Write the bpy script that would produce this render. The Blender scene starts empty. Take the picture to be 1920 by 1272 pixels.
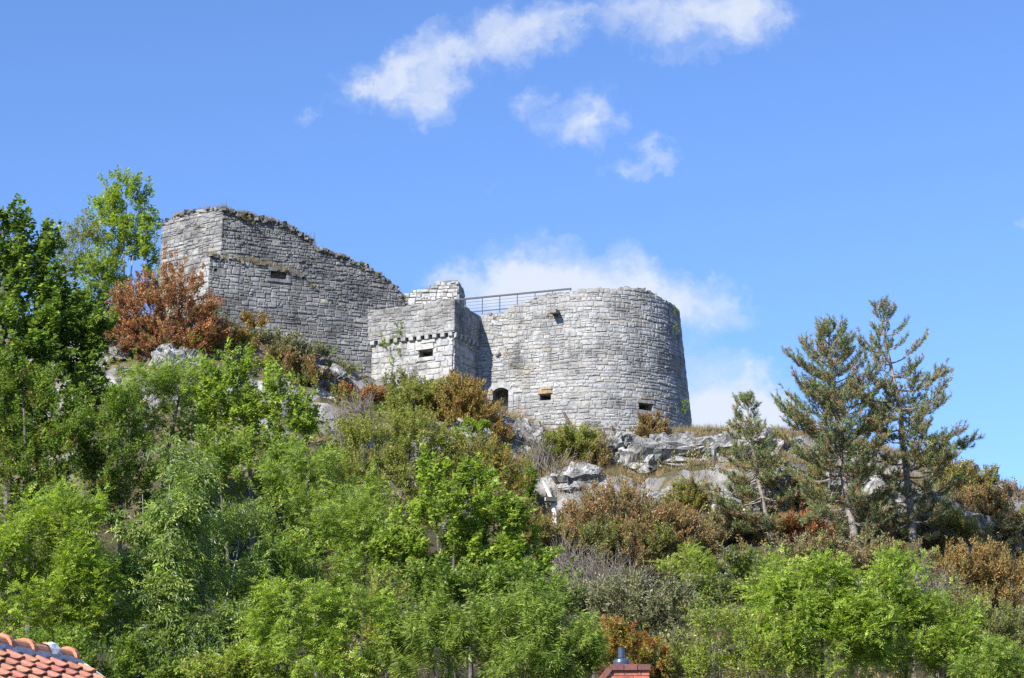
import bpy, math, random
import numpy as np
from mathutils import Vector

# ------------------------------------------------------------------ camera, sky, sun, exposure
scene = bpy.context.scene
C = scene.collection
PITCH = math.radians(14.0)
FPX = 4000.0                                   # focal length in pixels of a 1920 px wide frame
cam_d = bpy.data.cameras.new('camera')
cam_d.sensor_width = 36.0
cam_d.lens = 36.0 * FPX / 1920.0
cam_d.clip_end = 20000.0
cam = bpy.data.objects.new('camera', cam_d)
C.objects.link(cam)
cam.location = (0, 0, 0)
cam.rotation_euler = (math.radians(90) + PITCH, 0, 0)
scene.camera = cam

SUN_AZ = math.radians(40.0)                    # left of, and behind, the viewer
SUN_EL = math.radians(38.0)
SUN_DIR = Vector((-math.sin(SUN_AZ) * math.cos(SUN_EL), -math.cos(SUN_AZ) * math.cos(SUN_EL), math.sin(SUN_EL)))
sun_d = bpy.data.lights.new('sun', 'SUN')
sun_d.energy = 4.6
sun_d.angle = math.radians(0.53)
sun_d.color = (1.0, 0.955, 0.88)
sun = bpy.data.objects.new('sun', sun_d)
C.objects.link(sun)
sun.rotation_euler = SUN_DIR.to_track_quat('Z', 'Y').to_euler()

scene.view_settings.view_transform = 'Standard'
scene.view_settings.look = 'None'
scene.view_settings.exposure = 1.05
scene.view_settings.gamma = 1.0
scene.view_settings.use_curve_mapping = False
scene.render.engine = 'CYCLES'
scene.cycles.max_bounces = 6
scene.cycles.diffuse_bounces = 3
scene.cycles.transmission_bounces = 4
scene.cycles.use_denoising = False


def P(px, py, Y):
    """world point seen at photograph pixel (px, py) at distance Y along the ground"""
    x = (px - 960.0) / FPX
    y = (636.0 - py) / FPX
    d = (x, math.cos(PITCH) - y * math.sin(PITCH), math.sin(PITCH) + y * math.cos(PITCH))
    k = Y / d[1]
    return np.array((d[0] * k, Y, d[2] * k))


def build_world():
    w = bpy.data.worlds.new('World')
    scene.world = w
    w.use_nodes = True
    nt = w.node_tree
    N, L = nt.nodes, nt.links
    N.clear()
    out = N.new('ShaderNodeOutputWorld')
    bg = N.new('ShaderNodeBackground')
    sky = N.new('ShaderNodeTexSky')
    sky.sky_type = 'NISHITA'
    sky.sun_disc = False
    sky.sun_elevation = SUN_EL
    sky.sun_rotation = math.pi + SUN_AZ
    sky.altitude = 150.0
    sky.air_density = 1.0
    sky.dust_density = 0.1
    sky.ozone_density = 5.0
    tc = N.new('ShaderNodeTexCoord')
    sep = N.new('ShaderNodeSeparateXYZ')
    L.new(tc.outputs['Generated'], sep.inputs[0])

    def m(op, a, b=None, clamp=False):
        n = N.new('ShaderNodeMath'); n.operation = op; n.use_clamp = clamp
        for i, v in enumerate((a, b)):
            if v is None: continue
            if isinstance(v, (int, float)): n.inputs[i].default_value = v
            else: L.new(v, n.inputs[i])
        return n.outputs[0]
    yy = m('MAXIMUM', sep.outputs[1], 0.08)
    u = m('DIVIDE', sep.outputs[0], yy)
    v = m('DIVIDE', sep.outputs[2], yy)
    cmb = N.new('ShaderNodeCombineXYZ')
    L.new(u, cmb.inputs[0]); L.new(v, cmb.inputs[1])
    # ragged edges: push the coordinates around with noise first
    nz = N.new('ShaderNodeTexNoise'); nz.inputs['Scale'].default_value = 55.0
    nz.inputs['Detail'].default_value = 4.0; nz.inputs['Roughness'].default_value = 0.62
    L.new(cmb.outputs[0], nz.inputs['Vector'])
    sub = N.new('ShaderNodeVectorMath'); sub.operation = 'SUBTRACT'; sub.inputs[1].default_value = (0.5, 0.5, 0.5)
    L.new(nz.outputs['Color'], sub.inputs[0])
    sc = N.new('ShaderNodeVectorMath'); sc.operation = 'MULTIPLY'; sc.inputs[1].default_value = (0.036, 0.032, 0.0)
    L.new(sub.outputs[0], sc.inputs[0])
    ad = N.new('ShaderNodeVectorMath'); ad.operation = 'ADD'
    L.new(cmb.outputs[0], ad.inputs[0]); L.new(sc.outputs[0], ad.inputs[1])
    wob = ad.outputs[0]
    ell = [(880, 95, 215, 90, 20, .78), (770, 120, 135, 70, 25, .66), (690, 158, 105, 50, 25, .85), (800, 190, 110, 66, 10, .85),
           (1010, 65, 150, 70, 12, .55), (1110, 15, 150, 55, 0, .55), (1300, 25, 205, 110, 0, 1.0), (1410, 20, 130, 100, 0, .6),
           (1112, 215, 72, 78, -25, .95), (1060, 235, 130, 70, 0, .40), (990, 182, 55, 32, 25, .52), (1178, 312, 55, 30, 0, .8),
           (1225, 272, 44, 36, 0, .75), (1232, 303, 44, 34, 0, .7), (575, 208, 40, 22, 15, .35),
           (1050, 545, 270, 120, -3, 1.35), (1230, 565, 190, 85, -8, 1.0), (1345, 580, 110, 58, -10, .5), (940, 550, 160, 70, 5, .65),
           (830, 520, 90, 32, 5, .25), (1320, 790, 170, 160, 0, 1.5), (1425, 755, 90, 100, -15, .9), (1400, 830, 180, 100, 0, 1.2),
           (900, 352, 32, 14, 0, .22), (1925, 420, 30, 30, 0, .4), (1290, 110, 90, 30, 10, .3)]
    acc = None
    for cx, cy, rx, ry, rot, s in ell:
        c = P(cx, cy, 1.0)
        mp = N.new('ShaderNodeMapping'); mp.vector_type = 'TEXTURE'
        mp.inputs['Location'].default_value = (c[0], c[2], 0)
        mp.inputs['Rotation'].default_value = (0, 0, math.radians(rot))
        mp.inputs['Scale'].default_value = (rx / FPX * 1.06, ry / FPX * 1.1, 1)
        L.new(wob, mp.inputs['Vector'])
        g = N.new('ShaderNodeTexGradient'); g.gradient_type = 'SPHERICAL'
        L.new(mp.outputs[0], g.inputs[0])
        t = m('MULTIPLY', g.outputs[1], s)
        acc = t if acc is None else m('ADD', acc, t)
    n2 = N.new('ShaderNodeTexNoise'); n2.inputs['Scale'].default_value = 38.0
    n2.inputs['Detail'].default_value = 6.0; n2.inputs['Roughness'].default_value = 0.6
    L.new(wob, n2.inputs['Vector'])
    acc = m('MULTIPLY', acc, 1.3)
    dens = m('ADD', acc, m('MULTIPLY', m('SUBTRACT', n2.outputs[0], 0.53), 1.7))
    dens = m('MULTIPLY', dens, m('MULTIPLY', acc, 5.0, True))
    mr = N.new('ShaderNodeMapRange'); mr.interpolation_type = 'SMOOTHSTEP'
    mr.inputs['From Min'].default_value = 0.0; mr.inputs['From Max'].default_value = 1.75
    L.new(dens, mr.inputs['Value'])
    front = m('GREATER_THAN', sep.outputs[1], 0.1)
    # elsewhere in the sky: a loose scatter of the same fair-weather cloud
    n3 = N.new('ShaderNodeTexNoise'); n3.inputs['Scale'].default_value = 5.0
    n3.inputs['Detail'].default_value = 3.0; n3.inputs['Roughness'].default_value = 0.55
    off = N.new('ShaderNodeVectorMath'); off.operation = 'ADD'; off.inputs[1].default_value = (7.7, -2.4, 9.1)
    L.new(tc.outputs['Generated'], off.inputs[0]); L.new(off.outputs[0], n3.inputs['Vector'])
    mr3 = N.new('ShaderNodeMapRange'); mr3.interpolation_type = 'SMOOTHSTEP'
    mr3.inputs['From Min'].default_value = 0.62; mr3.inputs['From Max'].default_value = 0.82
    L.new(n3.outputs[0], mr3.inputs['Value'])
    away = N.new('ShaderNodeMapRange'); away.interpolation_type = 'SMOOTHSTEP'
    away.inputs['From Min'].default_value = 0.90; away.inputs['From Max'].default_value = 0.70
    L.new(sep.outputs[1], away.inputs['Value'])
    alpha = m('MAXIMUM', m('MULTIPLY', m('MULTIPLY', mr.outputs[0], front), 0.93), m('MULTIPLY', mr3.outputs[0], away.outputs[0]))
    tint = N.new('ShaderNodeMix'); tint.data_type = 'RGBA'; tint.blend_type = 'MULTIPLY'
    tint.inputs['Factor'].default_value = 1.0
    tint.inputs['B'].default_value = SKY_TINT
    L.new(sky.outputs[0], tint.inputs['A'])
    mix = N.new('ShaderNodeMix'); mix.data_type = 'RGBA'
    L.new(alpha, mix.inputs['Factor'])
    L.new(tint.outputs['Result'], mix.inputs['A'])
    mix.inputs['B'].default_value = (5.3, 5.7, 6.4, 1)
    L.new(mix.outputs['Result'], bg.inputs['Color'])
    bg.inputs['Strength'].default_value = 0.074
    L.new(bg.outputs[0], out.inputs[0])


SKY_TINT = (1.02, 1.16, 1.45, 1)
build_world()

# ------------------------------------------------------------------ helpers
rng = np.random.default_rng(7)


def unit(v):
    v = np.asarray(v, float)
    return v / np.maximum(np.linalg.norm(v, axis=-1, keepdims=True), 1e-9)


def _hash(ix, iy, iz, seed):
    h = (ix * 374761393 + iy * 668265263 + iz * 2147483647 + seed * 974634777) & 0x7fffffff
    h = ((h ^ (h >> 13)) * 1274126177) & 0x7fffffff
    return ((h ^ (h >> 16)) & 0xffff) / 65535.0


def vnoise(p, seed=0):
    p = np.asarray(p, float)
    i = np.floor(p).astype(np.int64); f = p - i
    f = f * f * (3 - 2 * f)
    r = 0
    for dx in (0, 1):
        wx = f[..., 0] if dx else 1 - f[..., 0]
        for dy in (0, 1):
            wy = f[..., 1] if dy else 1 - f[..., 1]
            for dz in (0, 1):
                wz = f[..., 2] if dz else 1 - f[..., 2]
                r = r + wx * wy * wz * _hash(i[..., 0] + dx, i[..., 1] + dy, i[..., 2] + dz, seed)
    return r


def fbm(p, seed=0, oct=4):
    p = np.asarray(p, float); a, s, t = 0.5, 0.0, 0.0
    for k in range(oct):
        s = s + a * vnoise(p, seed + k * 17); t += a
        p = p * 2.03 + 11.3; a *= 0.5
    return s / t


def mesh_np(name, V, F, col=None, smooth=False):
    """F: list of (m, k) index arrays"""
    V = np.asarray(V, np.float32)
    me = bpy.data.meshes.new(name)
    F = [np.asarray(f, np.int32) for f in F if len(f)]
    loops = np.concatenate([f.ravel() for f in F])
    sizes = np.concatenate([np.full(len(f), f.shape[1], np.int32) for f in F])
    starts = np.concatenate(([0], np.cumsum(sizes)[:-1])).astype(np.int32)
    me.vertices.add(len(V)); me.vertices.foreach_set('co', V.ravel())
    me.loops.add(len(loops)); me.loops.foreach_set('vertex_index', loops)
    me.polygons.add(len(sizes)); me.polygons.foreach_set('loop_start', starts)
    me.polygons.foreach_set('loop_total', sizes)
    me.polygons.foreach_set('use_smooth', np.full(len(sizes), bool(smooth)))
    if col is not None:
        a = me.color_attributes.new('tone', 'FLOAT_COLOR', 'POINT')
        c = np.ones((len(V), 4), np.float32); c[:, :3] = col
        a.data.foreach_set('color', c.ravel())
    me.update(calc_edges=True)
    return me


def world_loc(o):
    v = np.zeros(3)
    while o is not None:
        v += np.array(o.location); o = o.parent
    return v


def tag(o, label=None, cat=None, group=None, kind=None):
    if label: o['label'] = label
    if cat: o['category'] = cat
    if group: o['group'] = group
    if kind: o['kind'] = kind
    return o


def thing(name, loc, label, cat, group=None):
    o = bpy.data.objects.new(name, None)
    o.empty_display_size = 0.2
    C.objects.link(o)
    o.location = tuple(float(a) for a in loc)
    return tag(o, label, cat, group)


def obj(name, V, F, m, parent=None, col=None, smooth=False, center=None, kind=None, label=None):
    """one mesh object; V in world coordinates"""
    V = np.asarray(V, float)
    base = world_loc(parent) if parent is not None else np.zeros(3)
    c = np.zeros(3) if center is None else np.asarray(center, float)
    if center is None:
        loc = base if parent is not None else np.zeros(3)
    else:
        loc = c
    me = mesh_np(name, V - loc, F, col, smooth)
    me.materials.append(m)
    o = bpy.data.objects.new(name, me)
    C.objects.link(o)
    if parent is not None: o.parent = parent
    o.location = tuple(loc - base)
    if kind: o['kind'] = kind
    if label: o['label'] = label
    return o


class MB:
    """collects pieces of geometry into one mesh"""
    def __init__(s): s.V = []; s.F = {}; s.C = []; s.n = 0
    def add(s, V, F, col=None):
        V = np.asarray(V, float)
        for f in F:
            f = np.asarray(f)
            if len(f): s.F.setdefault(f.shape[1], []).append(f + s.n)
        s.V.append(V); s.n += len(V)
        if col is not None: s.C.append(np.broadcast_to(np.asarray(col, float), (len(V), 3)))
        return s
    def box(s, lo, hi, col=None):
        x0, y0, z0 = lo; x1, y1, z1 = hi
        V = [(x0, y0, z0), (x1, y0, z0), (x1, y1, z0), (x0, y1, z0), (x0, y0, z1), (x1, y0, z1), (x1, y1, z1), (x0, y1, z1)]
        return s.add(V, [BOXF], col)
    def build(s, name, m, parent=None, **k):
        V = np.concatenate(s.V)
        F = [np.concatenate(a) for a in s.F.values()]
        col = np.concatenate(s.C) if s.C else None
        return obj(name, V, F, m, parent, col=col, **k)


BOXF = np.array([(0, 3, 2, 1), (4, 5, 6, 7), (0, 1, 5, 4), (1, 2, 6, 5), (2, 3, 7, 6), (3, 0, 4, 7)])


def frame_box(c, ax, ay, az):
    """box of half extents given as vectors"""
    c, ax, ay, az = (np.asarray(v, float) for v in (c, ax, ay, az))
    V = [c + i * ax + j * ay + k * az for k in (-1, 1) for i, j in ((-1, -1), (1, -1), (1, 1), (-1, 1))]
    return np.array(V), [BOXF]


def tube(pts, rad, sides=5, cap=True):
    pts = np.asarray(pts, float); n = len(pts)
    rad = np.broadcast_to(np.asarray(rad, float), (n,))
    t = np.gradient(pts, axis=0); t = unit(t)
    ref = np.where(np.abs(t[:, 2:3]) > 0.9, np.array([[1., 0, 0]]), np.array([[0., 0, 1]]))
    a = unit(np.cross(t, ref)); b = np.cross(t, a)
    ang = np.arange(sides) / sides * 2 * math.pi
    V = pts[:, None] + rad[:, None, None] * (np.cos(ang)[None, :, None] * a[:, None] + np.sin(ang)[None, :, None] * b[:, None])
    V = V.reshape(-1, 3)
    i = np.arange(n - 1)[:, None] * sides; j = np.arange(sides)[None]; k = (j + 1) % sides
    F = np.stack([i + j, i + k, i + sides + k, i + sides + j], -1).reshape(-1, 4)
    fs = [F]
    if cap:
        fs.append(np.array([[*range(sides)][::-1]])); fs.append(np.array([[(n - 1) * sides + q for q in range(sides)]]))
    return V, fs


def lathe(profile, center, sides=24):
    """profile [(r, z)...] turned about a vertical axis"""
    pr = np.array(profile, float); n = len(pr)
    ang = np.arange(sides) / sides * 2 * math.pi
    V = np.stack([pr[:, None, 0] * np.cos(ang), pr[:, None, 0] * np.sin(ang), np.repeat(pr[:, 1:2], sides, 1)], -1).reshape(-1, 3) + np.asarray(center)
    i = np.arange(n - 1)[:, None] * sides; j = np.arange(sides)[None]; k = (j + 1) % sides
    return V, [np.stack([i + j, i + k, i + sides + k, i + sides + j], -1).reshape(-1, 4)]


# ------------------------------------------------------------------ materials
def mat(name):
    m = bpy.data.materials.new(name); m.use_nodes = True
    nt = m.node_tree; nt.nodes.clear()
    return m, nt.nodes, nt.links


def nd(N, kind, **kw):
    n = N.new(kind)
    for k, v in kw.items():
        if hasattr(n, k): setattr(n, k, v)
        else: n.inputs[k.replace('_', ' ')].default_value = v
    return n


def ramp(N, L, src, stops):
    r = N.new('ShaderNodeValToRGB')
    e = r.color_ramp.elements
    while len(e) < len(stops): e.new(0.5)
    for i, (p, c) in enumerate(stops):
        e[i].position = p
        e[i].color = (*(c if isinstance(c, (tuple, list)) else (c, c, c)), 1)
    L.new(src, r.inputs[0])
    return r.outputs[0]


def noise(N, L, vec, scale, detail=5, rough=0.6):
    n = N.new('ShaderNodeTexNoise')
    n.inputs['Scale'].default_value = scale; n.inputs['Detail'].default_value = detail; n.inputs['Roughness'].default_value = rough
    if vec is not None: L.new(vec, n.inputs['Vector'])
    return n.outputs[0]


def mixc(N, L, f, a, b, mode='MIX'):
    n = N.new('ShaderNodeMix'); n.data_type = 'RGBA'; n.blend_type = mode
    for s, v in (('Factor', f), ('A', a), ('B', b)):
        if isinstance(v, (int, float)): n.inputs[s].default_value = v
        elif isinstance(v, (tuple, list)): n.inputs[s].default_value = (*v, 1)
        else: L.new(v, n.inputs[s])
    return n.outputs['Result']


def finish(N, L, color, rough=0.9, bump=None, bscale=0.3, bdist=0.05, metallic=0.0, spec=0.3):
    out = N.new('ShaderNodeOutputMaterial'); b = N.new('ShaderNodeBsdfPrincipled')
    if isinstance(color, tuple): b.inputs['Base Color'].default_value = (*color, 1)
    else: L.new(color, b.inputs['Base Color'])
    b.inputs['Roughness'].default_value = rough; b.inputs['Metallic'].default_value = metallic
    b.inputs['Specular IOR Level'].default_value = spec
    if bump is not None:
        bp = N.new('ShaderNodeBump'); bp.inputs['Strength'].default_value = bscale; bp.inputs['Distance'].default_value = bdist
        L.new(bump, bp.inputs['Height']); L.new(bp.outputs[0], b.inputs['Normal'])
    L.new(b.outputs[0], out.inputs[0])
    return b


def wpos(N):
    g = N.new('ShaderNodeNewGeometry')
    return g.outputs['Position']


def stone_mat(name, dark, white, warm=0.0):
    """weathered limestone blocks; the tone attribute is each block's own colour"""
    m, N, L = mat(name)
    p = wpos(N)
    a = nd(N, 'ShaderNodeAttribute', attribute_name='tone')
    n1 = noise(N, L, p, 5.5, 7, 0.7)
    c = mixc(N, L, 1.0, a.outputs['Color'], ramp(N, L, n1, [(0.25, 0.55), (0.5, 0.95), (0.75, 1.3)]), 'MULTIPLY')
    n2 = noise(N, L, p, 0.55, 6, 0.68)                    # lichen crust in broad patches
    c = mixc(N, L, ramp(N, L, n2, [(0.5 - dark * 0.2, 0.0), (0.72 - dark * 0.2, 0.85)]), c, (0.070, 0.069, 0.070))
    n3 = noise(N, L, p, 1.7, 7, 0.75)                     # bleached, lime washed patches
    c = mixc(N, L, ramp(N, L, n3, [(0.62 - white * 0.15, 0.0), (0.74 - white * 0.15, 0.75)]), c, (0.47, 0.47, 0.46))
    mp = nd(N, 'ShaderNodeMapping'); mp.inputs['Scale'].default_value = (1.0, 1.0, 0.10)
    L.new(p, mp.inputs['Vector'])
    n5 = noise(N, L, mp.outputs[0], 1.5, 6, 0.65)         # rain streaks down the face
    c = mixc(N, L, 1.0, c, ramp(N, L, n5, [(0.34, 0.58), (0.46, 0.95), (0.58, 1.0), (0.68, 1.16)]), 'MULTIPLY')
    if warm:
        n4 = noise(N, L, p, 0.9, 5, 0.6)
        c = mixc(N, L, ramp(N, L, n4, [(0.56, 0.0), (0.7, warm)]), c, (0.33, 0.27, 0.19))
    finish(N, L, c, 0.92, n1, 0.7, 0.06)
    return m


def mortar_mat(name, c0, c1):
    m, N, L = mat(name)
    p = wpos(N)
    n = noise(N, L, p, 2.2, 8, 0.75)
    c = ramp(N, L, n, [(0.38, c0), (0.62, c1)])
    finish(N, L, c, 0.95, noise(N, L, p, 9, 6, 0.7), 0.8, 0.06)
    return m


def foliage_mat(name, trans=0.3, rough=0.5, spec=0.35):
    m, N, L = mat(name)
    a = nd(N, 'ShaderNodeAttribute', attribute_name='tone')
    out = N.new('ShaderNodeOutputMaterial'); b = N.new('ShaderNodeBsdfPrincipled')
    L.new(a.outputs['Color'], b.inputs['Base Color'])
    b.inputs['Roughness'].default_value = rough; b.inputs['Specular IOR Level'].default_value = spec
    if trans:
        t = N.new('ShaderNodeBsdfTranslucent')
        c = mixc(N, L, 1.0, a.outputs['Color'], (1.25, 1.35, 0.6), 'MULTIPLY')
        L.new(c, t.inputs['Color'])
        mx = N.new('ShaderNodeMixShader'); mx.inputs[0].default_value = trans
        L.new(b.outputs[0], mx.inputs[1]); L.new(t.outputs[0], mx.inputs[2]); L.new(mx.outputs[0], out.inputs[0])
    else:
        L.new(b.outputs[0], out.inputs[0])
    return m


def bark_mat(name, c0, c1):
    m, N, L = mat(name)
    p = wpos(N)
    n = noise(N, L, p, 6, 6, 0.7)
    finish(N, L, ramp(N, L, n, [(0.35, c0), (0.65, c1)]), 0.9, n, 0.6, 0.03)
    return m


def rock_mat():
    m, N, L = mat('limestone')
    p = wpos(N)
    n1 = noise(N, L, p, 0.8, 8, 0.72)
    c = ramp(N, L, n1, [(0.32, (0.10, 0.098, 0.094)), (0.46, (0.21, 0.207, 0.20)), (0.56, (0.36, 0.355, 0.345)), (0.70, (0.58, 0.57, 0.55))])
    mp = nd(N, 'ShaderNodeMapping'); mp.inputs['Scale'].default_value = (1.0, 1.0, 0.35)
    L.new(p, mp.inputs['Vector'])
    n2 = noise(N, L, mp.outputs[0], 3.2, 8, 0.8)
    c = mixc(N, L, ramp(N, L, n2, [(0.36, 0.9), (0.47, 0.0)]), c, (0.06, 0.058, 0.055))
    v = N.new('ShaderNodeTexVoronoi'); v.feature = 'DISTANCE_TO_EDGE'; v.inputs['Scale'].default_value = 1.1
    ds = N.new('ShaderNodeVectorMath'); ds.operation = 'ADD'
    nn = N.new('ShaderNodeTexNoise'); nn.inputs['Scale'].default_value = 1.4; nn.inputs['Detail'].default_value = 4
    L.new(p, nn.inputs['Vector']); L.new(p, ds.inputs[0]); L.new(nn.outputs['Color'], ds.inputs[1])
    L.new(ds.outputs[0], v.inputs['Vector'])
    c = mixc(N, L, ramp(N, L, v.outputs['Distance'], [(0.0, 0.9), (0.05, 0.0)]), c, (0.05, 0.048, 0.045))
    g = noise(N, L, p, 1.3, 5, 0.6)
    c = mixc(N, L, ramp(N, L, g, [(0.6, 0.0), (0.72, 0.6)]), c, (0.20, 0.15, 0.085))
    finish(N, L, c, 0.93, n2, 0.9, 0.15)
    return m


def hill_mat():
    m, N, L = mat('hillside')
    g = N.new('ShaderNodeNewGeometry'); p = g.outputs['Position']
    n1 = noise(N, L, p, 0.5, 8, 0.7)
    c = ramp(N, L, n1, [(0.3, (0.045, 0.05, 0.022)), (0.45, (0.10, 0.085, 0.042)), (0.58, (0.20, 0.155, 0.085)), (0.72, (0.16, 0.12, 0.075))])
    n2 = noise(N, L, p, 7, 6, 0.75)
    c = mixc(N, L, 1.0, c, ramp(N, L, n2, [(0.3, 0.45), (0.7, 1.35)]), 'MULTIPLY')
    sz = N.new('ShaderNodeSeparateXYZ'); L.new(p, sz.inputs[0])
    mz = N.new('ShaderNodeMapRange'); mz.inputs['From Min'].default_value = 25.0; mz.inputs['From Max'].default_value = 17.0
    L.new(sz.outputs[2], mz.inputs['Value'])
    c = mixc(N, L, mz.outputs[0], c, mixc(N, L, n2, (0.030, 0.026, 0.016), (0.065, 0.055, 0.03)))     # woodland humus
    sep = N.new('ShaderNodeSeparateXYZ'); L.new(g.outputs['True Normal'], sep.inputs[0])
    r = noise(N, L, p, 0.8, 8, 0.72)
    rc = ramp(N, L, r, [(0.35, (0.10, 0.097, 0.093)), (0.5, (0.22, 0.215, 0.21)), (0.68, (0.42, 0.41, 0.395))])
    ad = N.new('ShaderNodeMath'); ad.operation = 'ADD'
    mu = N.new('ShaderNodeMath'); mu.operation = 'MULTIPLY'; mu.inputs[1].default_value = 0.5
    L.new(r, mu.inputs[0]); L.new(sep.outputs[2], ad.inputs[0]); L.new(mu.outputs[0], ad.inputs[1])
    c = mixc(N, L, ramp(N, L, ad.outputs[0], [(0.72, 1.0), (0.86, 0.0)]), c, rc)
    finish(N, L, c, 0.95, n2, 0.8, 0.12)
    return m


def plain_mat(name, c, rough=0.7, var=0.15, scale=8, metallic=0.0, spec=0.3):
    m, N, L = mat(name)
    n = noise(N, L, wpos(N), scale, 6, 0.7)
    cc = mixc(N, L, 1.0, c, ramp(N, L, n, [(0.3, 1 - var), (0.7, 1 + var)]), 'MULTIPLY')
    finish(N, L, cc, rough, n, 0.3, 0.01, metallic, spec)
    return m


def piece_mat(name, rough=0.85, var=0.25, scale=14):
    """clay pieces whose own tone sits in the object colour attribute"""
    m, N, L = mat(name)
    p = wpos(N)
    oi = N.new('ShaderNodeObjectInfo')
    n = noise(N, L, p, scale, 6, 0.7)
    c = mixc(N, L, 1.0, oi.outputs['Color'], ramp(N, L, n, [(0.3, 1 - var), (0.7, 1 + var)]), 'MULTIPLY')
    finish(N, L, c, rough, n, 0.4, 0.01)
    return m


M = {}
M['stone_dark'] = stone_mat('stone_dark', 0.40, 0.18)
M['stone'] = stone_mat('stone', 0.20, 0.45, 0.55)
M['stone_grey'] = stone_mat('stone_grey', 0.45, 0.0)
M['stone_turret'] = stone_mat('stone_turret', 0.30, 0.75, 0.2)
M['stone_white'] = stone_mat('stone_white', 0.05, 0.9)
M['mortar'] = mortar_mat('mortar', (0.12, 0.117, 0.11), (0.36, 0.345, 0.315))
M['mortar_dark'] = mortar_mat('mortar_dark', (0.10, 0.097, 0.092), (0.22, 0.21, 0.195))
M['rock'] = rock_mat()
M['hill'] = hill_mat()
M['leaf'] = foliage_mat('leaf', 0.48, 0.5, 0.3)
M['leaf_glossy'] = foliage_mat('leaf_glossy', 0.4, 0.42, 0.45)
M['leaf_dry'] = foliage_mat('leaf_dry', 0.25, 0.7, 0.15)
M['needle'] = foliage_mat('needle', 0.2, 0.5, 0.3)
M['grass'] = foliage_mat('grass', 0.25, 0.7, 0.15)
M['bark'] = bark_mat('bark', (0.055, 0.048, 0.04), (0.17, 0.155, 0.135))
M['bark_pale'] = bark_mat('bark_pale', (0.22, 0.205, 0.18), (0.46, 0.44, 0.40))
M['bark_pine'] = bark_mat('bark_pine', (0.12, 0.095, 0.08), (0.33, 0.29, 0.26))
M['twig'] = bark_mat('twig', (0.12, 0.10, 0.082), (0.26, 0.23, 0.195))
M['metal'] = plain_mat('railing_metal', (0.045, 0.05, 0.06), 0.45, 0.1, 6, 0.3)
M['flue'] = plain_mat('flue_metal', (0.055, 0.075, 0.115), 0.32, 0.1, 6, 0.2, 0.5)
M['wood_dark'] = plain_mat('wood_dark', (0.09, 0.07, 0.055), 0.85, 0.3, 9)
M['wood_pale'] = plain_mat('wood_pale', (0.68, 0.66, 0.60), 0.8, 0.25, 7)
M['box'] = plain_mat('lamp_housing', (0.07, 0.065, 0.062), 0.6, 0.2, 9)
M['tile'] = piece_mat('roof_tile')
M['brick'] = piece_mat('brick', 0.9, 0.3, 22)
M['cement'] = plain_mat('cement', (0.50, 0.50, 0.52), 0.95, 0.35, 9)
M['white_board'] = plain_mat('white_board', (0.78, 0.78, 0.76), 0.6, 0.08, 5)
M['render'] = plain_mat('wall_render', (0.55, 0.52, 0.46), 0.9, 0.12, 3)
M['brick_wall'] = plain_mat('brick_wall', (0.30, 0.11, 0.07), 0.9, 0.3, 12)

# ------------------------------------------------------------------ terrain
GX = np.array([-900, -120, -60, -36, -26, -20.5, -14.4, -9.4, -4, -.8, 1.5, 8, 12, 18, 26, 32, 36, 60, 120, 900], float)
GZ = np.array([30, 32, 33.5, 34, 35, 36.2, 34.2, 31.8, 30.6, 29.6, 28.4, 27.3, 28.3, 28.2, 26.6, 24.6, 23.2, 16, 8, 2], float)
DD = np.array([-5, 0, 1.0, 1.9, 4.5, 5.6, 10, 20, 32, 45, 60], float)
DV = np.array([0, 0, .5, 2.6, 3.5, 5.6, 9.3, 16.8, 23.5, 27.8, 29.5], float)


def terrain(x, y, detail=True):
    x = np.asarray(x, float); y = np.asarray(y, float)
    g = np.interp(x, GX, GZ)
    wob = (fbm(np.stack([x * .12, y * .05, x * 0], -1), 3, 3) - .5) * 5.0
    d = 138.0 - y + wob * np.clip((138 - y) / 4, 0, 1)
    drop = np.interp(d, DD, DV)
    z = g - drop * (g + 1.7) / 29.5
    if detail:
        k = np.clip((z + 1.2) / 3, 0, 1) * np.clip((200 - y) / 20, 0, 1)
        st = np.interp(d, [-1, 0, 1, 7, 11, 16], [0, 0, 1, 1, .4, 0])
        q = np.stack([x * .8, y * .5, z * .9], -1)
        z = z + st * (np.abs(fbm(q, 31, 4) - .5) * -2.6 + .35) * np.clip((z + 1) / 5, 0, 1)
        z = z + k * (fbm(np.stack([x * .35, y * .35, z * .2], -1), 9, 4) - .5) * 1.4
    return z


def build_ground():
    xs = np.concatenate([[-4000, -1500, -600, -250, -130, -90], np.arange(-70, 70.1, .55), [90, 130, 250, 600, 1500, 4000]])
    ys = np.concatenate([[-3000, -800, -200, -60, -20, 0, 15, 30, 45, 60], np.arange(70, 152, .5), [155, 160, 170, 190, 220, 300, 600, 1500, 5000]])
    X, Y = np.meshgrid(xs, ys)
    Z = terrain(X, Y)
    Z = np.where(Y > 200, np.minimum(Z, 26), Z)
    V = np.stack([X, Y, Z], -1).reshape(-1, 3)
    nx, ny = len(xs), len(ys)
    i = np.arange(ny - 1)[:, None] * nx + np.arange(nx - 1)[None]
    F = np.stack([i, i + 1, i + nx + 1, i + nx], -1).reshape(-1, 4)
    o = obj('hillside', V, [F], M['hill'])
    tag(o, kind='structure')


build_ground()


def gz(x, y):
    return float(terrain(np.array([x]), np.array([y]))[0])


def hit(px, py, y0=72.0, y1=150.0):
    """where the line of sight through a photograph pixel meets the hillside"""
    Y = np.arange(y0, y1, .1)
    p = P(px, py, 1.0)
    d = p[2] * Y - terrain(p[0] * Y, Y)
    i = np.argmax(d < 0)
    return float(Y[i]) if d[i] < 0 else y1


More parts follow.
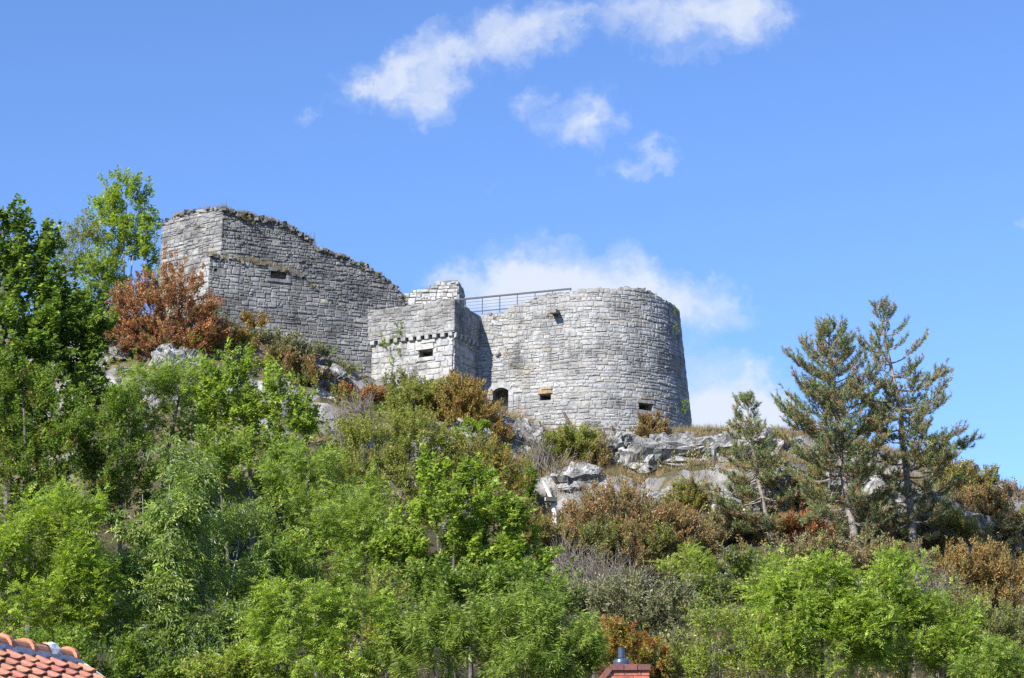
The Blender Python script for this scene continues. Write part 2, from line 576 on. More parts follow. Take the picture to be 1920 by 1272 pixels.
# ------------------------------------------------------------------ limestone outcrops
def make_rock(cx, cy, w, h, Y, depth, seed, label, yaw=0.0, tilt=0.0):
    """a craggy block centred on photograph pixel (cx, cy), w x h pixels, standing at distance Y"""
    c = P(cx, cy, hit(cx, cy) + depth * .22)
    Y = c[1]
    k = 4000.0 / (Y * math.cos(PITCH) + c[2] * math.sin(PITCH))
    sx, sz, sy = w / k / 2, h / k / 2, depth / 2
    nu, nv = 76, 44
    u = np.linspace(0, 2 * math.pi, nu, endpoint=False); v = np.linspace(-math.pi / 2, math.pi / 2, nv)
    U, W = np.meshgrid(u, v)
    pw = lambda a, e: np.sign(a) * np.abs(a) ** e
    D = np.stack([pw(np.cos(W), .45) * pw(np.cos(U), .6), pw(np.cos(W), .45) * pw(np.sin(U), .6), pw(np.sin(W), .55)], -1)
    p = D * np.array([sx, sy, sz])
    q = p + seed * 7.7
    n = unit(D / np.array([sx, sy, sz]))
    big = (fbm(q * .55, seed, 4) - .5)
    rid = 1 - 2 * np.abs(fbm(q * 1.3, seed + 5, 4) - .5)
    st = (q[..., 2] + q[..., 0] * .12 + (fbm(q * .5, seed + 8, 3) - .5) * .9) * 1.6
    strata = np.abs(st - np.round(st)) * 2
    blk = vnoise(np.floor(q * np.array([1.0, 1.0, 1.7]) + fbm(q * .8, seed + 2, 2)[..., None] * 1.5), seed + 3) - .5
    s = min(sz, sx, 1.6)
    p = p + n * (big * .9 + (rid - .7) * .6 + (np.round(strata * 3) / 3 - .5) * .34 + blk * .95)[..., None] * s * .8
    p = p + n * (fbm(q * 4.5, seed + 6, 3) - .5)[..., None] * .22 * s
    cy_, sy_ = math.cos(yaw), math.sin(yaw)
    ct, st_ = math.cos(tilt), math.sin(tilt)
    x, y, z = p[..., 0], p[..., 1], p[..., 2]
    x, z = x * ct - z * st_, x * st_ + z * ct
    x, y = x * cy_ - y * sy_, x * sy_ + y * cy_
    V = np.stack([x, y, z], -1).reshape(-1, 3) + c
    i = np.arange(nv - 1)[:, None] * nu; j = np.arange(nu)[None]; jj = (j + 1) % nu
    F = np.stack([i + j, i + jj, i + nu + jj, i + nu + j], -1).reshape(-1, 4)
    o = obj('rock_outcrop', V, [F], M['rock'], center=c + np.array([0, 0, -sz]))
    tag(o, label, 'rock', 'limestone outcrops on the hillside')
    return o


ROCKS = [
    (1265, 868, 240, 70, 137.0, 3.4, 1, 'broad pale limestone cliff directly under the round tower', 0.0, 0.02),
    (1395, 856, 170, 62, 139.0, 3.4, 2, 'grassy topped limestone shelf between the round tower and the small pine', .1, 0.05),
    (1160, 860, 70, 70, 136.2, 2.6, 3, 'cracked grey limestone block beside the thin upright pole', -.1, 0.3),
    (1250, 952, 130, 52, 132.6, 2.4, 4, 'white limestone slab above the big rust coloured bush', .0, 0.0),
    (1400, 958, 190, 78, 131.8, 2.8, 5, 'white limestone face behind the trunk of the small pine', .05, 0.0),
    (1500, 925, 150, 70, 134.5, 2.8, 6, 'limestone ledge between the small pine and the tall pines', .1, -.05),
    (1690, 945, 170, 60, 131.0, 2.8, 7, 'sloping white limestone rib behind the two tall pines', .1, -.35),
    (1640, 1010, 120, 60, 127.0, 2.6, 8, 'shaded limestone block low behind the tall pine trunks', .0, -.2),
    (1770, 1020, 130, 36, 128.5, 2.2, 9, 'narrow pale rock band running down under the right hand brown shrubs', .0, -.5),
    (1905, 1030, 50, 30, 131.0, 1.8, 10, 'small white boulder at the right edge of the picture', .0, -.2),
    (1830, 985, 60, 28, 132.5, 1.8, 11, 'small white rock below the dark brown shrub on the far right', .0, -.3),
    (450, 592, 90, 46, 136.0, 2.4, 12, 'bright limestone lump at the foot of the ruined wall corner', .0, -.5),
    (235, 668, 130, 110, 131.0, 3.0, 13, 'grey limestone face under the large rust brown bush', .0, 0.1),
    (335, 684, 90, 44, 131.5, 2.6, 14, 'grey rock below the right side of the large rust brown bush', .0, -.1),
    (610, 735, 60, 80, 135.0, 2.4, 15, 'dark shaded rock cleft left of the rust shrubs below the wall', .0, -.4),
    (880, 822, 90, 40, 131.0, 2.2, 16, 'small white rock under the brown bush by the doorway', .0, -.3),
    (985, 850, 60, 110, 134.2, 2.8, 17, 'dark overhanging rock edge below the doorway bush', .0, -.45),
    (1085, 905, 90, 46, 131.5, 2.2, 18, 'lichen spotted rock below the olive bush by the pole', .0, 0.0),
    (1270, 1125, 110, 50, 104.0, 2.2, 19, 'low white rock patch amid the grey dead scrub', .0, -.5),
]
for r in ROCKS:
    make_rock(*r)


# ------------------------------------------------------------------ masonry
STONE_RNG = random.Random(11)


class Masonry:
    """a masonry thing: mortar core plus single stones, the 300 largest as parts and the rest joined"""
    def __init__(s, name, base, label, cat, stone_m, core_m):
        s.root = thing(name, base, label, cat)
        s.core = MB(); s.stones = []; s.sm = stone_m; s.cm = core_m

    def panel(s, pts, zb, zt, b=0.03, zref=37.0, openings=(), course=(.22, .4), width=(.35, .8), tone=(.30, .42),
              thick=1.3, split=.2, proud=.04, m=None, smooth_n=True, rough_top=.0, skip=0.0):
        """pts: plan polyline running left to right as seen from outside; zb / zt: functions of s"""
        R = STONE_RNG
        pts = np.asarray(pts, float)
        seg = np.linalg.norm(np.diff(pts, axis=0), axis=1)
        S = np.concatenate([[0], np.cumsum(seg)]); total = S[-1]
        tan = unit(np.gradient(pts, S, axis=0))
        nrm = np.stack([tan[:, 1], -tan[:, 0]], -1)

        def pos(a, z, d):
            a = np.asarray(a, float); z = np.asarray(z, float)
            x = np.interp(a, S, pts[:, 0]); y = np.interp(a, S, pts[:, 1])
            # straight continuation past the ends
            lo = np.minimum(a, 0); hi = np.maximum(a - total, 0)
            x = x + lo * tan[0, 0] + hi * tan[-1, 0]; y = y + lo * tan[0, 1] + hi * tan[-1, 1]
            nx = np.interp(a, S, nrm[:, 0]); ny = np.interp(a, S, nrm[:, 1])
            o = d + b * (zref - z)
            return np.stack([x + nx * o, y + ny * o, z], -1)
        s.pos = pos
        # --- core
        ss = set(np.round(np.linspace(0, total, max(2, int(total / .32) + 1)), 4))
        for o in openings: ss |= {o[0], o[1]}
        ss = sorted(ss)
        tops = [zt((a + c) / 2) for a, c in zip(ss[:-1], ss[1:])]
        for i, (a, c) in enumerate(zip(ss[:-1], ss[1:])):
            mid = (a + c) / 2
            lo, hi = zb(mid), tops[i]
            if hi <= lo + .05: continue
            zz = {lo, hi} | {z for z in np.arange(math.ceil(lo), hi, .8)}
            for o in openings:
                if o[0] < mid < o[1]: zz |= {z for z in o[2:4] if lo < z < hi}
            zz = sorted(zz)
            for z0, z1 in zip(zz[:-1], zz[1:]):
                zm = (z0 + z1) / 2
                if any(o[0] < mid < o[1] and o[2] < zm < o[3] for o in openings): continue
                s.core.add([pos(a, z0, 0), pos(c, z0, 0), pos(c, z1, 0), pos(a, z1, 0)], [[(0, 1, 2, 3)]])
            s.core.add([pos(a, hi, 0), pos(c, hi, 0), pos(c, hi, -thick), pos(a, hi, -thick)], [[(0, 1, 2, 3)]])
            s.core.add([pos(a, lo, -thick), pos(c, lo, -thick), pos(c, hi, -thick), pos(a, hi, -thick)], [[(3, 2, 1, 0)]])
            nb = tops[i + 1] if i + 1 < len(tops) else lo
            l2, h2 = min(nb, hi), max(nb, hi)
            if h2 - l2 > .01:
                s.core.add([pos(c, l2, 0), pos(c, h2, 0), pos(c, h2, -thick), pos(c, l2, -thick)], [[(0, 1, 2, 3)]])
            if i == 0:
                s.core.add([pos(a, lo, 0), pos(a, hi, 0), pos(a, hi, -thick), pos(a, lo, -thick)], [[(3, 2, 1, 0)]])
        for o in openings:
            a, c, z0, z1 = o[:4]
            q = [pos(x, z, d) for d in (0, -thick + .05) for x, z in ((a, z0), (c, z0), (c, z1), (a, z1))]
            s.core.add(q, [[(0, 1, 5, 4), (1, 2, 6, 5), (2, 3, 7, 6), (3, 0, 4, 7), (4, 5, 6, 7)]])
        # --- stones
        zlo = min(zb(a) for a in np.linspace(0, total, 40)); zhi = max(zt(a) for a in np.linspace(0, total, 80))
        z = zlo; k = 0
        J = .013
        while z < zhi:
            h = R.uniform(*course) * (1.25 if R.random() < .15 else 1.0)
            a = -R.uniform(0, .3)
            ph = R.uniform(0, 9); wa = .05
            while a < total:
                w = R.uniform(*width) * (1.4 if R.random() < .12 else 1.0)
                rows = [(0, h)]
                if R.random() < split and h > .24:
                    f = R.uniform(.4, .6); rows = [(0, h * f), (h * f, h)]
                for r0, r1 in rows:
                    n_sub = 2 if (len(rows) == 2 and R.random() < .35) else 1
                    for q in range(n_sub):
                        s0, s1 = max(a + w * q / n_sub, -.05), min(a + w * (q + 1) / n_sub, total + .05)
                        wv = wa * math.sin((s0 + s1) * .45 + ph) + .03 * math.sin((s0 + s1) * 1.7 + ph * 3) + R.uniform(-.018, .018)
                        z0, z1 = z + r0 + wv, z + r1 + wv
                        if s1 - s0 < .1: continue
                        mid, zm = (s0 + s1) / 2, (z0 + z1) / 2
                        if zm < zb(mid) - .2 or zm > zt(mid) - .03 + R.uniform(-rough_top, rough_top): continue
                        if skip and R.random() < skip: continue
                        bad = False
                        for o in openings:
                            if z1 - .04 > o[2] and z0 + .04 < o[3] and s1 > o[0] and s0 < o[1]:
                                if s0 < o[0] - .09: s1 = o[0] - .005
                                elif s1 > o[1] + .09: s0 = o[1] + .005
                                elif zm > o[3]: z0 = o[3] + .005
                                elif zm < o[2]: z1 = o[2] - .005
                                else: bad = True
                                if z1 - z0 < .06: bad = True
                        if bad: continue
                        s.stone(pos, s0 + J, s1 - J, z0 + J, z1 - J, R.uniform(-.02, proud), R.uniform(*tone), m=m)
                a += w
            z += h; k += 1

    def stone(s, pos, s0, s1, z0, z1, d, t, depth=.14, m=None):
        R = STONE_RNG
        w, h = s1 - s0, z1 - z0
        c = min(w, h)
        ch = [c * R.uniform(.06, .24) for _ in range(4)]
        ring = [(ch[0], 0), (w - ch[1], 0), (w, ch[1] * .8), (w, h - ch[2] * .8), (w - ch[2], h), (ch[3], h), (0, h - ch[3] * .8), (0, ch[0] * .8)]
        j = min(.035, c * .07)
        ring = np.array([(u + R.uniform(-j, j), v + R.uniform(-j, j)) for u, v in ring])
        ctr = np.array((w / 2, h / 2))
        ins = ctr + (ring - ctr) * np.array([1 - min(.09, w * .25) / w * 1.0, 1 - min(.07, h * .25) / h])
        A = pos(s0 + ring[:, 0], z0 + ring[:, 1], np.full(8, -depth))
        B = pos(s0 + ring[:, 0], z0 + ring[:, 1], np.full(8, d + .012))
        E = pos(s0 + ins[:, 0], z0 + ins[:, 1], np.array([d + R.uniform(.028, .050) for _ in range(8)]))
        ct = pos(np.array([s0 + w * R.uniform(.4, .6)]), np.array([z0 + h * R.uniform(.4, .6)]), np.array([d + R.uniform(.035, .06)]))
        i = np.arange(8); k = (i + 1) % 8
        F4 = np.concatenate([np.stack([i, k, k + 8, i + 8], -1), np.stack([i + 8, k + 8, k + 16, i + 16], -1)])
        F3 = np.stack([i + 16, k + 16, np.full(8, 24)], -1)
        V = np.concatenate([A, B, E, ct])
        hue = R.uniform(-1, 1)
        t *= 1.06
        col = np.array((t * (1.005 + .03 * hue), t, t * (.97 - .04 * hue)))
        if R.random() < .03: col = np.array((t * 1.08, t * .98, t * .84))
        nrm = np.cross(B[2] - B[0], B[4] - B[0]); ctr3 = V.mean(0)
        face = abs(np.dot(unit(nrm), unit(ctr3)))
        s.stones.append((w * h * face, V, [F4, F3], col, m or s.sm))

    def solid(s, name, V, F, tone, label=None):
        """a dressed piece such as a lintel or corbel, always a part of its own"""
        V = np.asarray(V, float)
        return obj(name, V, F, s.sm, s.root, col=np.broadcast_to(np.array(tone, float) * .72, (len(V), 3)), center=V.mean(0), label=label)

    def finish(s, limit=300):
        s.core.build('core', s.cm, s.root)
        s.stones.sort(key=lambda a: -a[0])
        for _, V, F, col, m in s.stones[:limit]:
            obj('stone', V, F, m, s.root, col=np.broadcast_to(col, (len(V), 3)), center=V.mean(0))
        for m in {a[4].name: a[4] for a in s.stones[limit:]}.values():
            mb = MB()
            for _, V, F, col, mm in s.stones[limit:]:
                if mm == m: mb.add(V, F, col)
            mb.build('stones', m, s.root, kind='stuff')


def xy(px, py, Y):
    p = P(px, py, Y); return (p[0], p[1])


def rubble_block(mb, c, size, R, tone):
    ax = np.array([R.uniform(.5, 1) * size, R.uniform(-.3, .3) * size, R.uniform(-.2, .2) * size]) * .5
    ay = np.array([R.uniform(-.3, .3) * size, R.uniform(.5, 1) * size, R.uniform(-.2, .2) * size]) * .5
    az = np.array([R.uniform(-.2, .2), R.uniform(-.2, .2), R.uniform(.35, .7)]) * size * .5
    V, F = frame_box(c, ax, ay, az)
    V = V + np.array([[R.uniform(-.12, .12) * size for _ in range(3)] for _ in range(8)])
    mb.add(V, F, (tone, tone * .985, tone * .95))


def ground_line(pts, sink=.7):
    pts = np.asarray(pts, float)
    seg = np.linalg.norm(np.diff(pts, axis=0), axis=1); S = np.concatenate([[0], np.cumsum(seg)])
    zz = terrain(pts[:, 0], pts[:, 1]) - sink
    return lambda a: float(np.interp(a, S, zz)), S


def densify(pts, step=.5):
    pts = np.asarray(pts, float); out = [pts[0]]
    for a, b in zip(pts[:-1], pts[1:]):
        n = max(1, int(np.linalg.norm(b - a) / step))
        out += [a + (b - a) * (i + 1) / n for i in range(n)]
    return np.array(out)


def opening_at(pts, px0, px1, py0, py1, b=0.0, zref=37.0):
    """opening in wall coordinates from its outline in the photograph: walk the plan line until it projects to px"""
    pts = np.asarray(pts, float)
    seg = np.linalg.norm(np.diff(pts, axis=0), axis=1); S = np.concatenate([[0], np.cumsum(seg)])
    aa = np.linspace(0, S[-1], 2000)
    tan = unit(np.gradient(pts, S, axis=0)); nrm = np.stack([tan[:, 1], -tan[:, 0]], -1)
    X = np.interp(aa, S, pts[:, 0]); Y = np.interp(aa, S, pts[:, 1])
    nx = np.interp(aa, S, nrm[:, 0]); ny = np.interp(aa, S, nrm[:, 1])
    py = (py0 + py1) / 2
    slope = P(0, py, 1.0)[2]
    z = slope * Y
    for _ in range(3):
        o = b * (zref - z); z = slope * (Y + ny * o)
    o = b * (zref - z); XX, YY = X + nx * o, Y + ny * o
    ax = XX / (YY * math.cos(PITCH) + z * math.sin(PITCH)) * FPX + 960
    vis = nx * XX + ny * YY < 0
    ax = np.where(vis, ax, 1e6)
    k = [int(np.argmin(np.abs(ax - p))) for p in (px0, px1)]
    ym = YY[(k[0] + k[1]) // 2]
    return (float(aa[k[0]]), float(aa[k[1]]), float(P(0, py1, ym)[2]), float(P(0, py0, ym)[2]))


# --- ruined curtain wall on the left: two faces meeting in a corner, thicker below a ledge
def build_curtain():
    R = STONE_RNG
    cor_lo = np.array(xy(392, 500, 137.0)); end_r = np.array(xy(712, 640, 141.6)); left_lo = np.array(xy(345, 500, 138.5))
    cor_up = np.array(xy(416, 430, 137.75)); left_up = np.array(xy(302, 430, 141.2)); end_ru = np.array(xy(766, 560, 143.0))
    back_up = left_up + np.array([.9, 4.0])
    w = Masonry('curtain_wall', (cor_lo[0], cor_lo[1], 36), 'tall dark weathered ruined stone wall with broken sloping top beside the rust brown bush', 'wall', M['stone_dark'], M['mortar_dark'])
    # lower, right hand face
    pr = densify([cor_lo, end_r]); zb, S = ground_line(pr, 1.0)
    L = S[-1]
    op = opening_at(pr, 508, 537, 510, 524, .03, 37)
    zl = lambda a: float(np.interp(a, [0, 3.2, 4.2, 6.5, 9, L], [39.95, 39.8, 39.65, 39.1, 37.4, 36.6])) + .08 * math.sin(a * 5)
    w.panel(pr, zb, zl, b=.03, zref=37, openings=[opening_at(pr, 402, 408, 503, 509), op], course=(.20, .38), width=(.24, .72), tone=(.21, .31), thick=1.6, split=.5, proud=.03)
    # upper, right hand face
    pu = densify([cor_up, end_ru]); S2 = np.linalg.norm(end_ru - cor_up)
    prof = [(416, 394), (450, 401), (505, 414), (545, 430), (572, 448), (584, 452), (587, 466), (632, 481), (680, 500), (716, 522), (742, 541), (758, 563), (766, 585)]
    ps, pz = [], []
    for px, py in prof:
        f = (px - 416) / (766 - 416); yy = cor_up[1] + (end_ru[1] - cor_up[1]) * f
        ps.append(f * S2); pz.append(P(px, py, yy)[2])
    ztu = lambda a: float(np.interp(a, ps, pz)) + .10 * math.sin(a * 7.3) * math.sin(a * 2.9 + 1)
    w.panel(pu, lambda a: 35.5, ztu, b=.03, zref=40, openings=[], course=(.17, .32), width=(.15, .48), tone=(.17, .27), thick=1.5, split=.7, proud=.06, rough_top=.12)
    # upper, left hand face
    pl = densify([back_up, left_up, cor_up]); SL = np.linalg.norm(cor_up - left_up); SB = np.linalg.norm(left_up - back_up)
    lp = [(302, 427), (312, 412), (335, 402), (365, 394), (395, 391), (416, 394)]
    ls, lz = [], []
    for px, py in lp:
        f = (px - 302) / (416 - 302); yy = left_up[1] + (cor_up[1] - left_up[1]) * f
        ls.append(SB + f * SL); lz.append(P(px, py, yy)[2])
    ztl = lambda a: float(np.interp(a, ls, lz)) + .07 * math.sin(a * 6.1)
    w.panel(pl, lambda a: 34.8, ztl, b=.02, zref=40, course=(.2, .34), width=(.28, .65), tone=(.23, .33), thick=1.5, split=.25, rough_top=.06)
    # lower, left hand face (the corner buttress)
    p3 = densify([left_lo + np.array([-.5, 1.2]), left_lo, cor_lo])
    w.panel(p3, lambda a: 34.8, lambda a: 39.95 - (.25 if a < 1 else 0), b=.03, zref=37, course=(.28, .45), width=(.35, .7), tone=(.28, .40), thick=1.2, split=.15)
    # broken rubble of the wall head and the ledge
    mb = MB()
    for i in range(1500):
        f = R.random(); a = f * S2
        q = w_pos(cor_up, end_ru, f, -R.uniform(-.05, 1.5))
        zz = ztu(a)
        rubble_block(mb, (q[0], q[1], zz + R.uniform(-.12, .16)), R.uniform(.16, .42), R, R.uniform(.11, .22))
    for i in range(240):
        f = R.random(); a = SB + f * SL
        q = w_pos(left_up, cor_up, f, -R.uniform(-.02, 1.3))
        rubble_block(mb, (q[0], q[1], ztl(a) + R.uniform(-.1, .05)), R.uniform(.16, .4), R, R.uniform(.14, .26))
    for i in range(200):
        f = R.random() * .75
        q = w_pos(cor_lo, end_r, f, -R.uniform(0, .7))
        rubble_block(mb, (q[0], q[1], zl(f * L) + R.uniform(-.12, .06)), R.uniform(.14, .36), R, R.uniform(.14, .24))
    mb.build('rubble', w.sm, w.root, kind='stuff')
    # loophole dressing: long lintel and sill
    posu = lambda a, z, d: np.array(w_pos(cor_lo, end_r, a / L, d + .03 * (37 - z))[:2].tolist() + [z])
    for z0, z1, nm in ((op[3], op[3] + .28, 'lintel'), (op[2] - .22, op[2], 'sill')):
        V = [posu(a, z, d) for d in (-.4, .1) for a, z in ((op[0] - .25, z0 + .01), (op[1] + .3, z0 + .01), (op[1] + .25, z1), (op[0] - .2, z1))]
        w.solid(nm, V, [np.array([(0, 3, 2, 1), (4, 5, 6, 7), (0, 1, 5, 4), (1, 2, 6, 5), (2, 3, 7, 6), (3, 0, 4, 7)])], (.33, .325, .31))
    w.finish()
    return dict(cor_up=cor_up, end_ru=end_ru, cor_lo=cor_lo, end_r=end_r, ztu=ztu, S2=S2, zl=zl, L=L, left_up=left_up, ztl=ztl, SB=SB, SL=SL)


def w_pos(a, b, f, d):
    a = np.asarray(a, float); b = np.asarray(b, float)
    t = unit(b - a); n = np.array([t[1], -t[0]])
    return a + (b - a) * f + n * d


CUR = build_curtain()


# --- square turret with a corbelled upper stage
def build_turret():
    R = STONE_RNG
    l = np.array(xy(700, 660, 141.3)); c = np.array(xy(849, 660, 138.75)); r = np.array(xy(897, 660, 142.2))
    w = Masonry('square_turret', (c[0], c[1], 31), 'square stone turret with a corbelled parapet between the ruined wall and the round tower', 'turret', M['stone_turret'], M['mortar'])
    pl, pr = densify([l, c]), densify([c, r])
    zbl, SL = ground_line(pl, 1.0); zbr, SR = ground_line(pr, 1.0)
    Ll, Lr = SL[-1], SR[-1]
    op = opening_at(pl, 787, 813, 657, 670)
    zc = 34.75
    w.panel(pl, zbl, lambda a: zc, b=.03, zref=37, openings=[op], course=(.28, .46), width=(.4, .95), tone=(.32, .42), split=.2, proud=.03)
    w.panel(pr, zbr, lambda a: zc, b=.03, zref=37, course=(.28, .46), width=(.4, .95), tone=(.28, .38), split=.2, proud=.03)
    # upper stage stands forward on corbels
    tl, tr = unit(c - l), unit(r - c)
    nl, nr = np.array([tl[1], -tl[0]]), np.array([tr[1], -tr[0]])
    over = .20
    cu = c + (nl + nr) * over; lu = l + nl * over - tl * .35; ru = r + nr * over
    ztop = lambda a: 37.2 + .02 * math.sin(a * 4)
    w.panel(densify([lu, cu]), lambda a: zc + .28, lambda a: ztop(a) + .01 * a, b=.0, zref=37, course=(.22, .34), width=(.35, .75), tone=(.25, .33), split=.25, proud=.02, rough_top=.0, m=M['stone_grey'])
    w.panel(densify([cu, ru]), lambda a: zc + .28, lambda a: ztop(a) - .05 * a, b=.0, zref=37, course=(.22, .34), width=(.35, .75), tone=(.25, .32), split=.25, proud=.02, rough_top=.0, m=M['stone_grey'])
    # corbels, each its own dressed block
    for (p0, t, n, ln) in ((l, tl, nl, Ll), (c, tr, nr, Lr)):
        nC = int(ln / .56)
        for i in range(nC + 1):
            a = min(.06 + i * (ln - .12) / max(nC, 1), ln - .05)
            q = p0 + t * a
            hw = R.uniform(.13, .17)
            zz0, zz1 = zc - .12 - R.uniform(0, .06), zc + .27
            pr_ = [(-.3, zz0), (.10, zz0 + .02), (over + .10, zz0 + .16), (over + .12, zz1), (-.3, zz1)]
            V = [(*(q + t * sx * hw + n * d), z) for sx in (-1, 1) for d, z in pr_]
            F5 = np.array([(4, 3, 2, 1, 0), (5, 6, 7, 8, 9)]); F4 = np.array([(k, (k + 1) % 5, (k + 1) % 5 + 5, k + 5) for k in range(5)])
            tn = R.uniform(.4, .55)
            w.solid('corbel', V, [F5, F4], (tn, tn * .99, tn * .96))
    # loophole lintel and cover stone
    for a0, a1, z0, z1, d, nm in ((op[0] - .25, op[1] + .1, op[3] + .01, op[3] + .42, .12, 'lintel'), (op[0] - .15, op[1] + .15, op[2] - .3, op[2] - .01, .1, 'sill'),
                                  (op[0] + .15, op[1] + .2, op[3] + .46, op[3] + .68, .13, 'stone')):
        V = [(*(l + tl * a + nl * (dd + .03 * (37 - z))), z) for dd in (-.4, d) for a, z in ((a0, z0), (a1, z0 + .03), (a1 - .05, z1), (a0 + .08, z1 - .04))]
        w.solid(nm, V, [np.array([(0, 3, 2, 1), (4, 5, 6, 7), (0, 1, 5, 4), (1, 2, 6, 5), (2, 3, 7, 6), (3, 0, 4, 7)])], (.55, .54, .51))
    w.finish()
    return dict(l=l, c=c, r=r, nl=nl, tl=tl, lu=lu, cu=cu, ru=ru)


TUR = build_turret()


# --- round tower: straight left flank running into a battered curve
def tower_plan():
    j = np.array(xy(889, 640, 142.3))
    ang = math.radians(17)
    d = np.array([math.cos(ang), -math.sin(ang)])
    Rr = 5.95
    start = j + d * 7.0
    n = np.array([-math.sin(ang), -math.cos(ang)])           # outward
    ctr = start - n * Rr
    pts = list(densify([j, start], .35))
    a0 = math.atan2(n[1], n[0])
    for k in range(1, 61):
        a = a0 + math.radians(17 + 140) * k / 60
        pts.append(ctr + Rr * np.array([math.cos(a), math.sin(a)]))
    return np.array(pts), j, d, start, ctr, Rr


def build_tower():
    R = STONE_RNG
    pts, j, d, start, ctr, Rr = tower_plan()
    w = Masonry('round_tower', (ctr[0], ctr[1], 27), 'broad round grey limestone tower standing on the white cliff under the railing', 'tower', M['stone'], M['mortar'])
    zb, S = ground_line(pts, 1.0)
    Lt = S[-1]
    steps = [(0, 37.0), (.5, 37.05), (1.9, 37.15), (2.65, 37.2), (2.7, 37.55), (3.3, 37.6), (3.32, 37.8), (4.4, 37.95), (4.42, 38.1), (5.6, 38.2), (6.8, 38.25), (7.6, 38.45), (9.2, 38.45), (10.4, 38.4), (10.42, 38.62), (11.8, 38.6), (13.3, 38.5), (13.35, 38.3), (16, 38.2), (Lt, 38.0)]
    sa, sz = zip(*steps)
    zt = lambda a: float(np.interp(a, sa, sz)) + .03 * math.sin(a * 11)
    B = .088; ZR = 38.3
    door = opening_at(pts, 923, 953, 727, 800, B, ZR)
    o1 = opening_at(pts, 1012, 1033, 739, 751, B, ZR)
    o2 = opening_at(pts, 1198, 1224, 757, 770, B, ZR)
    w.panel(pts, zb, zt, b=B, zref=ZR, openings=[door, o1, o2], course=(.17, .34), width=(.24, .74), tone=(.27, .36), thick=1.4, split=.35, proud=.022, rough_top=.05)
    pos = w.pos
    # arched head of the doorway: wedge stones
    am, hw = (door[0] + door[1]) / 2, (door[1] - door[0]) / 2
    n = 5
    for i in range(n):
        f0, f1 = i / n, (i + 1) / n
        V = []
        for dd in (-.5, .06):
            for f, up in ((f0, 0), (f1, 0), (f1, 1), (f0, 1)):
                g = f * .97 + .015
                a = door[0] - .1 + (2 * hw + .2) * g
                zc = door[3] - .32 * (2 * g - 1) ** 2 + .02
                V.append(pos(a + (g - .5) * .25 * up, zc + up * .42, dd))
        t = R.uniform(.42, .52)
        w.solid('voussoir', np.array(V), [np.array([(0, 3, 2, 1), (4, 5, 6, 7), (0, 1, 5, 4), (1, 2, 6, 5), (2, 3, 7, 6), (3, 0, 4, 7)])], (t, t, t * .97))
    for z0 in np.arange(door[2], door[3] - .4, .42):            # dressed jamb on the right
        V = [pos(a, z, dd) for dd in (-.6, .075) for a, z in ((door[1] + .01, z0 + .01), (door[1] + .36, z0 + .01), (door[1] + .36, z0 + .40), (door[1] + .01, z0 + .40))]
        t = R.uniform(.48, .58)
        w.solid('jamb_stone', np.array(V), [BOXF[:0].reshape(0, 4)] + [np.array([(0, 3, 2, 1), (4, 5, 6, 7), (0, 1, 5, 4), (1, 2, 6, 5), (2, 3, 7, 6), (3, 0, 4, 7)])], (t, t, t * .98))
    # timber barrier in the doorway
    for zf in (.50, .18):
        z0 = door[2] + (door[3] - door[2]) * zf
        V = [pos(a, z, dd) for dd in (-.45, -.36) for a, z in ((door[0], z0), (door[1], z0), (door[1], z0 + .09), (door[0], z0 + .09))]
        obj('rail', np.array(V), [BOXF[[1, 0]], np.array([(0, 1, 5, 4), (1, 2, 6, 5), (2, 3, 7, 6), (3, 0, 4, 7)])], M['wood_dark'], w.root)
    # loophole lintels: ochre stained slabs
    for o, col in ((o1, (.42, .30, .15)), (o2, (.40, .38, .34))):
        for a0, a1, z0, z1, dd, nm, cc in ((o[0] - .12, o[1] + .12, o[3] + .01, o[3] + .27, .10, 'lintel', col), (o[0] + .1, o[1] + .1, o[3] + .3, o[3] + .5, .13, 'stone', (.40, .33, .24)), (o[0] - .2, o[1] + .2, o[2] - .26, o[2] - .01, .08, 'sill', (.45, .43, .40))):
            V = [pos(a, z, q) for q in (-.4, dd) for a, z in ((a0, z0), (a1, z0 + .02), (a1 - .06, z1 - .02), (a0 + .05, z1))]
            w.solid(nm, np.array(V), [np.array([(0, 3, 2, 1), (4, 5, 6, 7), (0, 1, 5, 4), (1, 2, 6, 5), (2, 3, 7, 6), (3, 0, 4, 7)])], cc)
    # projecting gargoyle stone high on the flank and a round boss
    g = opening_at(pts, 1037, 1049, 582, 589, B, ZR)
    V = [pos(a, z, q) for q in (-.4, .85) for a, z in ((g[0], g[2] - .02 - .1 * (q > 0)), (g[1], g[2] - .02 - .1 * (q > 0)), (g[1], g[3] - .12 * (q > 0)), (g[0], g[3] - .12 * (q > 0)))]
    w.solid('spout_stone', np.array(V), [np.array([(0, 3, 2, 1), (4, 5, 6, 7), (0, 1, 5, 4), (1, 2, 6, 5), (2, 3, 7, 6), (3, 0, 4, 7)])], (.36, .33, .28), 'square stone spout jutting from the wall')
    bs = opening_at(pts, 928, 939, 658, 669, B, ZR)
    cc = pos((bs[0] + bs[1]) / 2, (bs[2] + bs[3]) / 2, .08)
    prof = [(.001, -.22), (.13, -.19), (.21, -.08), (.22, .03), (.17, .14), (.08, .2), (.001, .22)]
    V, F = lathe(prof, cc, 14)
    w.solid('boss_stone', V, F, (.5, .49, .47), 'rounded boss stone standing out of the wall')
    # loose stones along the wall head
    mb = MB()
    for i in range(360):
        a = R.uniform(0, Lt)
        q = pos(a, zt(a), -R.uniform(.1, 1.3))
        rubble_block(mb, q + np.array([0, 0, R.uniform(-.08, .05)]), R.uniform(.2, .42), R, R.uniform(.2, .3))
    mb.build('rubble', w.sm, w.root, kind='stuff')
    w.finish()
